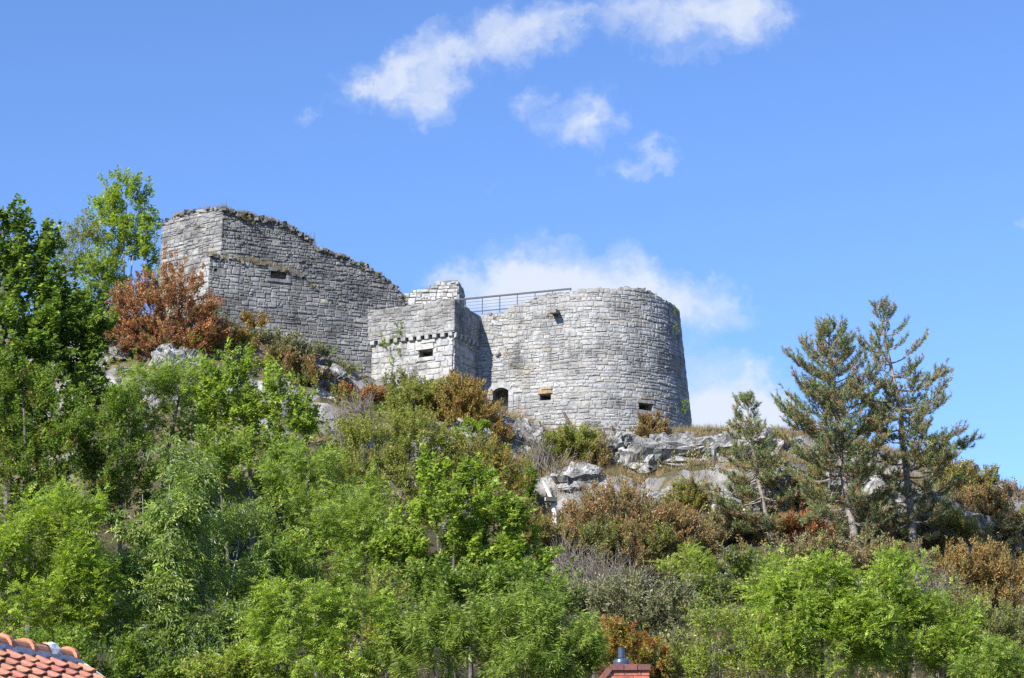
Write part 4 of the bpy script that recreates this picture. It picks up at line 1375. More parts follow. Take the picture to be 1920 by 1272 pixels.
     [(1640, 960, 40, 30), (1660, 1000, 45, 34), (1610, 1000, 34, 30)], 127, 'box', THICKET, 260, dict(m='leaf_dry', tr=.06, stems=3, crown='foliage', wood='branches')),
    ('olive_bush', 'olive brown bush right of the tall pines above the russet bush', 'bush',
     [(1760, 975, 42, 32), (1800, 1000, 40, 30), (1740, 1030, 40, 32)], 128, 'fine', OLIVE + BROWN, 280, dict(tr=.06, stems=3, crown='foliage', wood='branches')),
    ('grey_bush', 'small grey brown bush on the ledge just below the cliff', 'bush',
     [(1375, 905, 28, 18), (1350, 925, 26, 18)], 133, 'fine', GREYG + BROWN, 110, dict(m='leaf_dry', tr=.05, stems=3, crown='foliage', wood='branches')),
    ('scrub_bush', 'brownish scrub at the feet of the tall pines', 'bush',
     [(1520, 1040, 55, 30), (1600, 1050, 60, 32), (1680, 1060, 60, 36), (1740, 1090, 40, 36)], 118, 'fine', GREYG + BROWN, 480, dict(m='leaf_dry', tr=.08, stems=5, nb=200, crown='foliage', wood='branches', bark='twig')),
    # ---- front row
    ('robinia_tree', 'light yellow green feathery tree above the tiled roof', 'tree',
     [(60, 1010, 70, 70), (130, 980, 60, 65), (20, 1060, 70, 80), (110, 1080, 95, 80), (170, 1090, 45, 70), (60, 1150, 90, 70), (150, 1170, 60, 60), (0, 980, 40, 50)], 78, 'robin', LIGHT, 900, dict(tr=.16, nb=220)),
    ('glossy_tree', 'dark glossy tree with drooping leaves and many thin stems in the lower left', 'tree',
     [(320, 880, 46, 50, 2), (375, 900, 44, 44, -1), (265, 960, 50, 56, -2), (330, 970, 48, 50, -3), (395, 985, 52, 56, 1), (455, 975, 46, 46, 3), (290, 1050, 60, 60, -4), (370, 1070, 56, 60, -2), (445, 1060, 50, 56, 0), (240, 1110, 50, 60, -3), (315, 1140, 60, 60, -5), (400, 1150, 60, 64, -3), (250, 1200, 60, 60, -5), (340, 1220, 70, 60, -6), (430, 1210, 50, 60, -4)], 84, 'ashd', GLOSS + MID, 800, dict(m='leaf_glossy', tr=.2, stems=6, nb=320, bark='bark_pale', shell=.4)),
    ('robinia_tree', 'bright yellow green feathery tree at the bottom between glossy tree and willow', 'tree',
     [(530, 1140, 60, 55), (600, 1150, 70, 50), (680, 1160, 50, 50), (560, 1210, 90, 60), (650, 1220, 80, 60), (490, 1220, 50, 70), (600, 1260, 110, 40)], 70, 'ash', LIGHT, 640, dict(tr=.14, size=.75, nb=200)),
    ('willow_tree', 'narrow leaved green willow like tree along the bottom centre', 'tree',
     [(790, 1190, 75, 50), (880, 1180, 80, 50), (960, 1170, 80, 50), (1040, 1190, 70, 50), (840, 1240, 110, 50), (980, 1240, 110, 55), (1090, 1230, 50, 45)], 70, 'willow', MID + [((.2, .22, .07), .5)], 760, dict(tr=.14, stems=4, size=.8, nb=220)),
    ('yellow_bush', 'small yellowing bush in the gap between bright feathery tree and willow', 'bush',
     [(725, 1130, 30, 50), (715, 1200, 30, 40)], 74, 'simple', OLIVE + [((.28, .2, .04), 1)], 150, dict(tr=.06, size=.8)),
    ('robinia_tree', 'bright yellow green tree at the bottom right in front of the pine trunks', 'tree',
     [(1470, 1100, 50, 50), (1540, 1095, 60, 45), (1500, 1160, 90, 60), (1590, 1160, 60, 60), (1560, 1220, 100, 60), (1460, 1220, 60, 55)], 80, 'robin', LIGHT, 800, dict(tr=.15, nb=220)),
    ('round_tree', 'rounder mid green tree right of the bright yellow green tree', 'tree',
     [(1680, 1100, 50, 45), (1650, 1150, 55, 50), (1720, 1170, 70, 60), (1770, 1200, 60, 55), (1680, 1220, 90, 60), (1790, 1250, 70, 45)], 82, 'robin', MID + LIGHT, 720, dict(tr=.18, nb=220)),
    ('twiggy_shrub', 'thin twiggy shrub with yellow leaves left of the bright bottom right tree', 'shrub',
     [(1340, 1170, 50, 50), (1390, 1200, 60, 60), (1330, 1240, 60, 50), (1420, 1250, 60, 45)], 76, 'sparse', OLIVE + LIGHT + [((.35, .27, .04), 1)], 420, dict(tr=.08, stems=7, nb=300, shell=.1, bark='twig', size=.8)),
    ('low_tree', 'low green tree in the bottom right corner', 'tree',
     [(1850, 1240, 60, 35), (1910, 1262, 60, 35)], 80, 'ash', MID, 220, dict(tr=.12, size=.8)),
    ('shady_tree', 'dark shaded tree filling the gap behind glossy tree and bright feathery tree', 'tree',
     [(520, 1080, 60, 60), (470, 1120, 60, 70), (600, 1100, 60, 40)], 90, 'simple', DARK, 330, dict(tr=.16)),
    ('hazel_tree', 'mid green leafy tree in the hollow left of the olive fine leaved tree', 'tree',
     [(450, 880, 85, 50), (540, 870, 70, 50), (400, 860, 60, 45)], 110, 'simple', MID, 420, dict(tr=.16)),
    ('low_shrub', 'low green shrub behind the tiled roof at the bottom left', 'shrub',
     [(110, 1230, 80, 45), (200, 1240, 70, 45), (270, 1255, 60, 40)], 74, 'simple', MID + DARK, 380, dict(tr=.08, stems=3, size=.8)),
    ('low_shrub', 'low yellow green shrub at the bottom edge under the glossy tree', 'shrub',
     [(420, 1255, 70, 35), (480, 1262, 50, 35)], 70, 'simple', LIGHT + OLIVE, 200, dict(tr=.08, stems=3, size=.75)),
    ('low_shrub', 'low leafy shrub at the bottom edge right of the chimney', 'shrub',
     [(1270, 1245, 55, 40), (1220, 1262, 40, 30)], 80, 'fine', GREYG + OLIVE, 220, dict(tr=.06, stems=4, crown='foliage', wood='branches', bark='twig')),
    ('feathery_tree', 'mid green feathery tree rising behind the central maple on its left', 'tree',
     [(640, 1000, 60, 45), (690, 980, 50, 40), (690, 1080, 60, 50)], 100, 'ash', MID, 260, dict(tr=.15)),
    ('olive_bush', 'dull olive bush between the central maple and the rust thicket', 'bush',
     [(985, 1000, 34, 28), (965, 955, 24, 22)], 118, 'fine', OLIVE + BROWN, 260, dict(tr=.08, stems=3, crown='foliage', wood='branches')),
    ('low_shrub', 'dark green low shrub under the central maple crown', 'shrub',
     [(820, 1100, 60, 40), (920, 1110, 60, 40), (1020, 1110, 50, 40)], 82, 'simple', DARK + MID, 330, dict(tr=.1, stems=3)),
]
for (nm, lab, cat, ls, Y, st, pal, n, kw) in PLANTS:
    make_plant(nm, lab, cat, ls, Y, st, pal, n, **kw)


# ---- pines: trunk, whorls of branches, bottle brush needle tufts
def make_pine(label, trunk_px, Y, lengths, r0, seed, whorl=.34, extra=(), dead_below=None, thin=1.0):
    r = np.random.default_rng(seed)
    tp = np.array([P(x, y, Y) for x, y in trunk_px])
    k = kpx(Y, tp[len(tp) // 2][2])
    bz = gz(tp[0][0], Y)
    base = np.array((tp[0][0], Y, bz))
    pts = np.concatenate([[base - UP * .4], tp]) if bz < tp[0][2] - .2 else tp
    GROUND_LOG.append(('pine', Y, round(bz, 1), round(float(tp[0][2]), 1), round(float(tp[-1][2]), 1)))
    root = thing('pine_tree', (pts[0][0], Y, min(bz, pts[0][2])), label, 'tree', 'black pines on the cliff')
    seg = np.concatenate([[0], np.cumsum(np.linalg.norm(np.diff(pts, axis=0), axis=1))])
    H = seg[-1]
    ss = np.linspace(0, H, 26)
    tr = np.stack([np.interp(ss, seg, pts[:, i]) for i in range(3)], -1)
    tr[:, :2] += np.cumsum(r.normal(size=(26, 2)) * .018, axis=0)
    rad = r0 * (1 - ss / H) ** .8 + .02
    V, F = tube(tr, rad, 9)
    obj('trunk', V, F, M['bark_pine'], root, smooth=True)
    zz = np.array([P(960, y, Y)[2] for y, _, _ in lengths]); order = np.argsort(zz)
    lenL = np.array([a for _, a, _ in lengths])[order] / k; lenR = np.array([b for _, _, b in lengths])[order] / k; zz = zz[order]
    bm = MB(); tc, ta, tcol = [], [], []

    def limb(p0, d, ln, rb, depth, green):
        m = 7; f = np.linspace(0, 1, m)[:, None]
        cur = UP * ln * (.17 if depth == 0 else .25)
        q = p0 + d * ln * f + cur * f ** 2.2 - UP * ln * .10 * np.sin(f * math.pi) + np.cumsum(r.normal(size=(m, 3)) * .02 * ln, axis=0) * f
        V, F = tube(q, np.linspace(rb, .010, m), 4 if depth == 0 else 3, cap=False); bm.add(V, F)
        tan = unit(np.gradient(q, axis=0))
        if green <= 0: return q, tan
        a = .72 if depth == 0 else .45
        cnt = max(2, int(ln * (1 - a) / .13))
        for g in np.linspace(a, 1, cnt):
            if r.random() > green and g < .95: continue
            i = g * (m - 1); i0 = min(int(i), m - 2); w = i - i0
            tc.append(q[i0] * (1 - w) + q[i0 + 1] * w); ta.append(unit(tan[i0] * .8 + UP * .55 + r.normal(size=3) * .3))
        return q, tan
    z = zz[0]
    while z < tr[-1][2] - .1:
        c = np.array([np.interp(z, tr[:, 2], tr[:, i]) for i in range(3)])
        rel = (z - zz[0]) / max(tr[-1][2] - zz[0], .1)
        az0 = r.uniform(0, 2 * math.pi); nbr = int(r.integers(4, 7))
        for b in range(nbr):
            az = az0 + b * 2 * math.pi / nbr + r.normal() * .3
            side = math.cos(az)
            lm = np.interp(z, zz, lenR if side > 0 else lenL)
            ln = 1.0 * lm * r.choice([r.uniform(.45, .8), r.uniform(.8, 1.2)])
            if ln < .12 or r.random() > thin: continue
            el = math.radians(-8 + 48 * rel ** 1.8 + r.normal() * 8)
            d = np.array((math.cos(az) * math.cos(el), math.sin(az) * math.cos(el), math.sin(el)))
            green = 1.0
            if dead_below and c[2] < P(960, dead_below, Y)[2]: green = .8 if r.random() < .45 else 0.0
            q, tan = limb(c + UP * r.normal() * .06, d, ln, .018 + .014 * ln, 0, green)
            if green <= 0: continue
            n_sub = max(2, int(ln / .21))
            for sI in range(n_sub):
                g = .36 + .62 * (sI + r.random()) / n_sub
                i = min(int(g * 6), 5)
                sd = unit(np.cross(tan[i], UP)) * (1 if sI % 2 else -1)
                dd = unit(tan[i] * .8 + sd * r.uniform(.5, 1.0) + UP * r.uniform(-.05, .25))
                limb(q[i] + (q[i + 1] - q[i]) * (g * 6 - i), dd, ln * r.uniform(.15, .28) * (1.25 - g * .6) + .14, .010, 1, green)
        z += whorl * r.uniform(.7, 1.3)
    for (x0, y0, x1, y1, dy) in extra:                      # long single boughs seen against the sky
        a, b_ = P(x0, y0, Y), P(x1, y1, Y + dy)
        ln = np.linalg.norm(b_ - a)
        q, tan = limb(a, (b_ - a) / ln - UP * .08, ln, .05, 0, .8)
        for sI in range(int(ln / .2)):
            g = .3 + .7 * r.random(); i = min(int(g * 6), 5)
            sd = unit(np.cross(tan[i], UP)) * (1 if sI % 2 else -1)
            limb(q[i], unit(tan[i] * .8 + sd * .6 + UP * r.uniform(0, .5)), r.uniform(.25, .7), .012, 1, 1.0)
    tc.append(tr[-1]); ta.append(UP)
    bm.build('branches', M['bark_pine'], root)
    tc, ta = np.array(tc), np.array(ta)
    n = len(tc); K = 27
    f = r.random((n, K, 1))
    rv = unit(r.normal(size=(n, K, 3)))
    pv = unit(rv - ta[:, None] * (rv * ta[:, None]).sum(-1, keepdims=True))
    b0 = tc[:, None] + ta[:, None] * (f - .45) * .36
    ax = unit(ta[:, None] * (.45 + .55 * f) + pv * .8)
    Ln = .23 * r.uniform(.75, 1.2, (n, K, 1))
    wd = unit(np.cross(ax, unit(r.normal(size=(n, K, 3))))) * .016
    V = np.stack([b0 - wd, b0 + wd, b0 + ax * Ln], 2).reshape(-1, 3)
    pal = [((.20, .255, .095), 4), ((.155, .21, .08), 3), ((.26, .285, .10), 1.8)]
    brn = [((.34, .21, .11), 1), ((.27, .18, .09), 1), ((.26, .235, .105), 1)]
    tone = pick(pal, n, r)
    inner = r.random(n) < .33
    tone[inner] = pick(brn, int(inner.sum()), r)
    tone = tone[:, None] * np.exp(r.normal(0, .22, (n, K, 1)))
    old = (f[..., 0] < .22) & (r.random((n, K)) < .5)
    tone = np.where(old[..., None], np.array((.22, .145, .08)), tone)
    obj('crown', V, [np.arange(n * K * 3).reshape(-1, 3)], M['needle'], root, col=np.repeat(tone.reshape(-1, 3), 3, 0))
    return n


make_pine('dense tall pine with a bare grey lower trunk, left of the two tall pines',
          [(1612, 1105), (1600, 1010), (1584, 930), (1571, 850), (1562, 760), (1553, 680), (1550, 608)], 121.0,
          [(612, 14, 14), (640, 40, 36), (690, 72, 66), (750, 78, 90), (800, 104, 90), (850, 118, 90), (900, 100, 86), (960, 80, 70), (1030, 60, 60), (1075, 30, 30)], .30, 31, whorl=.45, dead_below=985,
          extra=((1560, 800, 1468, 800, -1.0), (1575, 880, 1510, 1000, -2.5)))
make_pine('open airy tall pine whose boughs reach out to the right against the sky',
          [(1712, 1010), (1704, 920), (1693, 840), (1685, 760), (1669, 690), (1655, 620), (1644, 572)], 124.0,
          [(576, 14, 14), (620, 48, 38), (660, 60, 58), (710, 74, 88), (760, 84, 92), (820, 90, 100), (880, 80, 125), (940, 80, 110), (1000, 50, 70)], .26, 32, whorl=.70, thin=.9,
          extra=((1688, 780, 1842, 855, 1.0), (1672, 700, 1785, 706, .5), (1690, 800, 1830, 822, 2.0), (1660, 660, 1600, 646, -.5)))
make_pine('small thin young pine left of the two tall pines, above the limestone ledge',
          [(1452, 1035), (1434, 960), (1420, 890), (1411, 840), (1403, 780), (1399, 744)], 127.0,
          [(748, 8, 8), (775, 30, 34), (810, 42, 40), (850, 50, 60), (900, 75, 60), (950, 90, 60), (1000, 55, 45)], .17, 33, whorl=.55, thin=.9,
          extra=((1418, 900, 1290, 915, -1.0), (1428, 940, 1330, 930, -1.5)))


# ---- dead scrub: bare grey twigs
def make_scrub(label, ls, Y, n, seed, m='twig', ln=(1.0, 2.2)):
    r = np.random.default_rng(seed)
    lo = np.array(lobes_px(ls, Y))
    bx, by = float(lo[:, 0].mean()), float(lo[:, 1].mean())
    bz = gz(bx, by)
    root = thing('dead_shrub', (bx, by, bz), label, 'shrub', 'leafless grey shrubs')
    mb = MB(); mb2 = MB()
    p, d = crown_points(lo, n, r, .2, .8)
    for i in range(len(p)):
        L = r.uniform(*ln)
        t = unit(d[i] * .8 + UP * .5 + r.normal(size=3) * .45)
        f = np.linspace(-.6, .6, 5)[:, None]
        q = p[i] + t * L * f - UP * L * .35 * f ** 2 + np.cumsum(r.normal(size=(5, 3)) * .045 * L, axis=0)
        V, F = tube(q, np.linspace(.016, .006, 5), 3, cap=False); mb.add(V, F)
    mb.build('twigs', M[m], root)
    rp = []
    for q in range(6):
        l = lo[q % len(lo)]
        tip = l[:3] + r.normal(size=3) * l[3:] * .4
        b0 = np.array((l[0] + r.uniform(-.4, .4), l[1] + .3, 0)); b0[2] = gz(b0[0], b0[1]) - .3
        f = np.linspace(0, 1, 6)[:, None]
        rp.append((b0 * (1 - f) + tip * f + r.normal(size=(6, 3)) * .08, np.linspace(.04, .012, 6)))
    branches(rp, np.zeros((0, 3)), r, .04).build('stems', M[m], root)


make_scrub('tangle of bare grey twigs below the rust thicket', [(1100, 1085, 55, 40), (1160, 1090, 50, 35), (1070, 1050, 35, 35)], 106, 650, 51)
make_scrub('bare grey shrub below the turret beside the orange brown shrub', [(670, 775, 38, 34), (640, 800, 30, 30)], 131, 420, 52)
make_scrub('dry bleached twigs on the bare slope under the round tower', [(1045, 872, 34, 20), (1010, 850, 28, 24)], 133.5, 220, 53)
make_scrub('grey leafless twigs at the foot of the right hand tall pine', [(1740, 1110, 45, 45), (1700, 1080, 40, 35)], 112, 420, 54)


# ---- undergrowth and dry grass
def build_undergrowth():
    r = np.random.default_rng(77)
    n = 4600
    Y = r.uniform(80, 137, n); x = r.uniform(-.27, .27, n) * Y
    keep = ~((Y > 129) & (x > 4)) | (r.random(n) < .55)
    x, Y = x[keep], Y[keep]
    z = terrain(x, Y)
    p = np.stack([x, Y, z + r.uniform(.1, .8, len(x))], -1)
    t = unit(np.stack([r.normal(size=len(x)) * .5, r.normal(size=len(x)) * .5 - .3, np.ones(len(x))], -1))
    dry = fbm(np.stack([x * .12, Y * .12, x * 0], -1), 21, 3) + np.clip(x, -30, 30) * .012 > .5
    for nm, sel, pal, m, st in (('undergrowth', ~dry, MIXED + OLIVE, 'leaf', 'simple'), ('dry_undergrowth', dry, BROWN + OLIVE + GREYG, 'leaf_dry', 'fine')):
        V, F, col = sprays(p[sel], t[sel], st, pal, r, 1.15)
        o = obj(nm, V, [F], M[m], col=col)
        tag(o, {'undergrowth': 'green undergrowth covering the wooded lower slope', 'dry_undergrowth': 'dry brownish undergrowth on the open slope'}[nm], 'undergrowth', kind='stuff')


build_undergrowth()


def blades(p, n_per, h, r, pal, spread=.25):
    N = len(p)
    b = p[:, None] + np.concatenate([r.normal(size=(N, n_per, 2)) * spread, np.zeros((N, n_per, 1))], -1)
    d = unit(np.concatenate([r.normal(size=(N, n_per, 2)) * .38, np.ones((N, n_per, 1))], -1))
    H = h * r.uniform(.5, 1.3, (N, n_per, 1))
    wv = unit(np.cross(d, unit(r.normal(size=(N, n_per, 3))))) * .014
    V = np.stack([b - wv - UP * .08, b + wv - UP * .08, b + d * H + np.concatenate([r.normal(size=(N, n_per, 2)) * .06, np.zeros((N, n_per, 1))], -1)], 2).reshape(-1, 3)
    col = np.repeat((pick(pal, N * n_per, r) * np.exp(r.normal(0, .2, (N * n_per, 1)))), 3, 0)
    return V, np.arange(len(V)).reshape(-1, 3), col


DRY = [((.27, .20, .105), 3), ((.21, .155, .08), 2), ((.16, .15, .06), 1.5), ((.32, .26, .15), 1)]


def build_grass():
    r = np.random.default_rng(88)
    Y = r.uniform(129.5, 144, 2600); x = r.uniform(-2, 38, 2600)
    d = (138 - Y)
    k = (np.abs(d) < 1.2) | ((d > 2.2) & (d < 5.6)) | (r.random(2600) < .35) | (Y > 138)
    inside = np.linalg.norm(np.stack([x, Y], -1) - TOW['ctr'], axis=1) < TOW['R'] + 1.0
    k &= ~(inside | ((x < TOW['ctr'][0] + 1) & (Y > 139)))
    p = np.stack([x[k], Y[k], terrain(x[k], Y[k])], -1)
    V, F, col = blades(p, 34, .42, r, DRY, .32)
    o = obj('dry_grass', V, [F], M['grass'], col=col)
    tag(o, 'straw coloured dry grass on the cliff ledges around the round tower', 'grass', kind='stuff')
    # tufts on the broken wall heads
    q = []
    for i in range(300):
        f = r.random() ** 1.3
        a = w_pos(CUR['cor_up'], CUR['end_ru'], f, -r.uniform(.0, 1.2)); q.append((*a, CUR['ztu'](f * CUR['S2']) + .02))
    for i in range(30):
        f = r.random()
        a = w_pos(CUR['left_up'], CUR['cor_up'], f, -r.uniform(.1, 1.0)); q.append((*a, CUR['ztl'](CUR['SB'] + f * CUR['SL']) + .02))
    for i in range(60):
        f = r.random() * .6
        a = w_pos(CUR['cor_lo'], CUR['end_r'], f, -r.uniform(.0, .5)); q.append((*a, CUR['zl'](f * CUR['L']) + .02))
    V, F, col = blades(np.array(q), 30, .30, r, DRY + [((.12, .15, .04), 1)], .16)
    o = obj('wall_grass', V, [F], M['grass'], col=col)
    tag(o, 'dry grass tufts growing on the broken top and ledge of the ruined wall', 'grass', kind='stuff')


build_grass()


def wall_plant(name, label, cat, pts_fn, spots, pal, k, size, seed, m='leaf', st='simple'):
    r = np.random.default_rng(seed)
    p = np.array([pts_fn(*s) for s in spots])
    root = thing(name, p.min(0), label, cat)
    p = np.repeat(p, k, 0) + r.normal(size=(len(p) * k, 3)) * np.array((.16, .05, .2)) * size * 2
    t = unit(np.stack([r.normal(size=len(p)) * .6, -np.ones(len(p)) * .7, r.normal(size=len(p)) * .4 + .1], -1))
    V, F, col = sprays(p, t, st, pal, r, size)
    obj('leaves', V, [F], M[m], root, col=col)
    mb = MB()
    for a in p[::2]:
        q = np.array([a + np.array((0, .25, -.15)), a + np.array((0, .05, -.05)), a])
        V, F = tube(q, (.012, .01, .006), 3, cap=False); mb.add(V, F)
    mb.build('stems', M['twig'], root)


def on_turret(px, py):
    a, b = TUR['l'], TUR['c']
    aa = opening_at(densify([a, b]), px - 1, px + 1, py - 1, py + 1)
    q = w_pos(a, b, (aa[0] + aa[1]) / 2 / np.linalg.norm(b - a), .22)
    return np.array((*q, (aa[2] + aa[3]) / 2))


def on_tower(px, py):
    o = opening_at(TOW['pts'], px - 2, px + 2, py - 2, py + 2, TOW['B'], TOW['ZR'])
    return TOW['pos']((o[0] + o[1]) / 2, (o[2] + o[3]) / 2, .12)


def on_curtain(px, py):
    o = opening_at(densify([CUR['cor_up'], CUR['end_ru']]), px - 1, px + 1, py - 1, py + 1)
    q = w_pos(CUR['cor_up'], CUR['end_ru'], (o[0] + o[1]) / 2 / CUR['S2'], .1)
    return np.array((*q, (o[2] + o[3]) / 2))


wall_plant('ivy', 'green ivy trailing down the left face of the turret', 'ivy', on_turret,
           [(742, 652), (745, 663), (738, 672), (742, 640), (756, 612), (757, 622), (748, 630), (748, 605), (720, 640), (716, 630), (740, 682), (725, 650)], MID + LIGHT, 3, .5, 61)
wall_plant('ivy', 'dark ivy strand hanging from the rim on the right of the round tower', 'ivy', on_tower,
           [(1262, 575), (1262, 585), (1263, 598), (1262, 612), (1264, 625)], DARK + MID, 3, .45, 62)
wall_plant('fern_clump', 'small green plant rooted low in the round tower wall', 'plant', on_tower, [(1275, 760), (1282, 764), (1278, 768)], MID, 4, .55, 63)
wall_plant('dry_tuft', 'brown dry tuft on the lower wall of the round tower', 'plant', on_tower, [(1151, 800), (1150, 806)], BROWN, 4, .4, 64, 'leaf_dry', 'fine')
wall_plant('dry_tuft', 'withered tuft below the rounded boss stone of the tower', 'plant', on_tower, [(958, 680), (950, 660)], BROWN, 3, .3, 65, 'leaf_dry', 'fine')
wall_plant('dry_tuft', 'brown tuft near the parapet left of the stone spout', 'plant', on_tower, [(925, 597)], BROWN, 4, .35, 66, 'leaf_dry', 'fine')
wall_plant('wall_shrub', 'dark little shrub on the broken head of the ruined wall', 'plant', on_curtain, [(462, 408), (470, 410), (455, 410)], BROWN + DARK, 4, .5, 67, 'leaf_dry', 'fine')
wall_plant('wall_shrub', 'reddish wispy plant at the step in the ruined wall top', 'plant', on_curtain, [(580, 443), (582, 452)], RUST + OLIVE, 3, .5, 68, 'leaf_dry', 'sparse')
wall_plant('wall_shrub', 'thin green weeds on the highest point of the ruined wall', 'plant', on_curtain, [(419, 391), (420, 386)], OLIVE, 3, .45, 69, 'leaf', 'sparse')
wall_plant('wall_shrub', 'small yellow green plant on the sloping wall top', 'plant', on_curtain, [(678, 500)], LIGHT, 5, .4, 70)


# ------------------------------------------------------------------ poles on the slope
def build_poles():
    b, t = P(1131, 905, 134.0), P(1130, 800, 135.0)
    b[2] = gz(b[0], b[1]) - .3
    root = tag(obj('slim_pole', *tube([b, (b + t) / 2 + np.array((.04, 0, 0)), t], (.032, .03, .02), 7), M['twig'], center=b), 'thin pale upright pole in front of the round tower', 'pole')
    b, t = P(1066, 790, 138.0), P(1057, 774, 138.4)
    b2 = P(1074, 803, 137.4)
    V, F = tube([b2, b, t], (.10, .11, .09), 6)
    tag(obj('leaning_beam', V, F, M['wood_dark'], center=b2), 'short dark timber leaning against the foot of the round tower', 'beam')
    # weathered white pole carrying a dark floodlight box
    Y = 126.5
    root = thing('broken_pole', (P(1040, 975, Y)[0], Y, gz(P(1040, 975, Y)[0], Y)), 'broken white weathered pole carrying a dark lamp box on the slope', 'pole')
    base = np.array(root.location) - UP * .3
    pts = [base, P(1041, 970, Y), P(1037, 945, Y), P(1028, 922, Y), P(1018, 902, Y)]
    V, F = tube(pts, (.17, .16, .14, .12, .05), 7)
    obj('shaft', V, F, M['wood_pale'], root)
    c = P(1033, 937, Y - .25)
    V, F = frame_box(c, np.array((.33, .04, -.02)), np.array((-.04, .22, .0)), np.array((.02, 0, .13)))
    h = obj('lamp_box', V, F, M['box'], root)
    V, F = frame_box(c + np.array((-.345, -.05, 0)), np.array((.03, 0, 0)), np.array((0, .18, 0)), np.array((0, 0, .1)))
    obj('lens', V, F, M['cement'], h)
    V, F = tube([P(1029, 944, Y - .1), P(1031, 960, Y + .1), P(1032, 985, Y + .3)], (.05, .05, .05), 5)
    obj('bracket', V, F, M['wood_dark'], root)


build_poles()


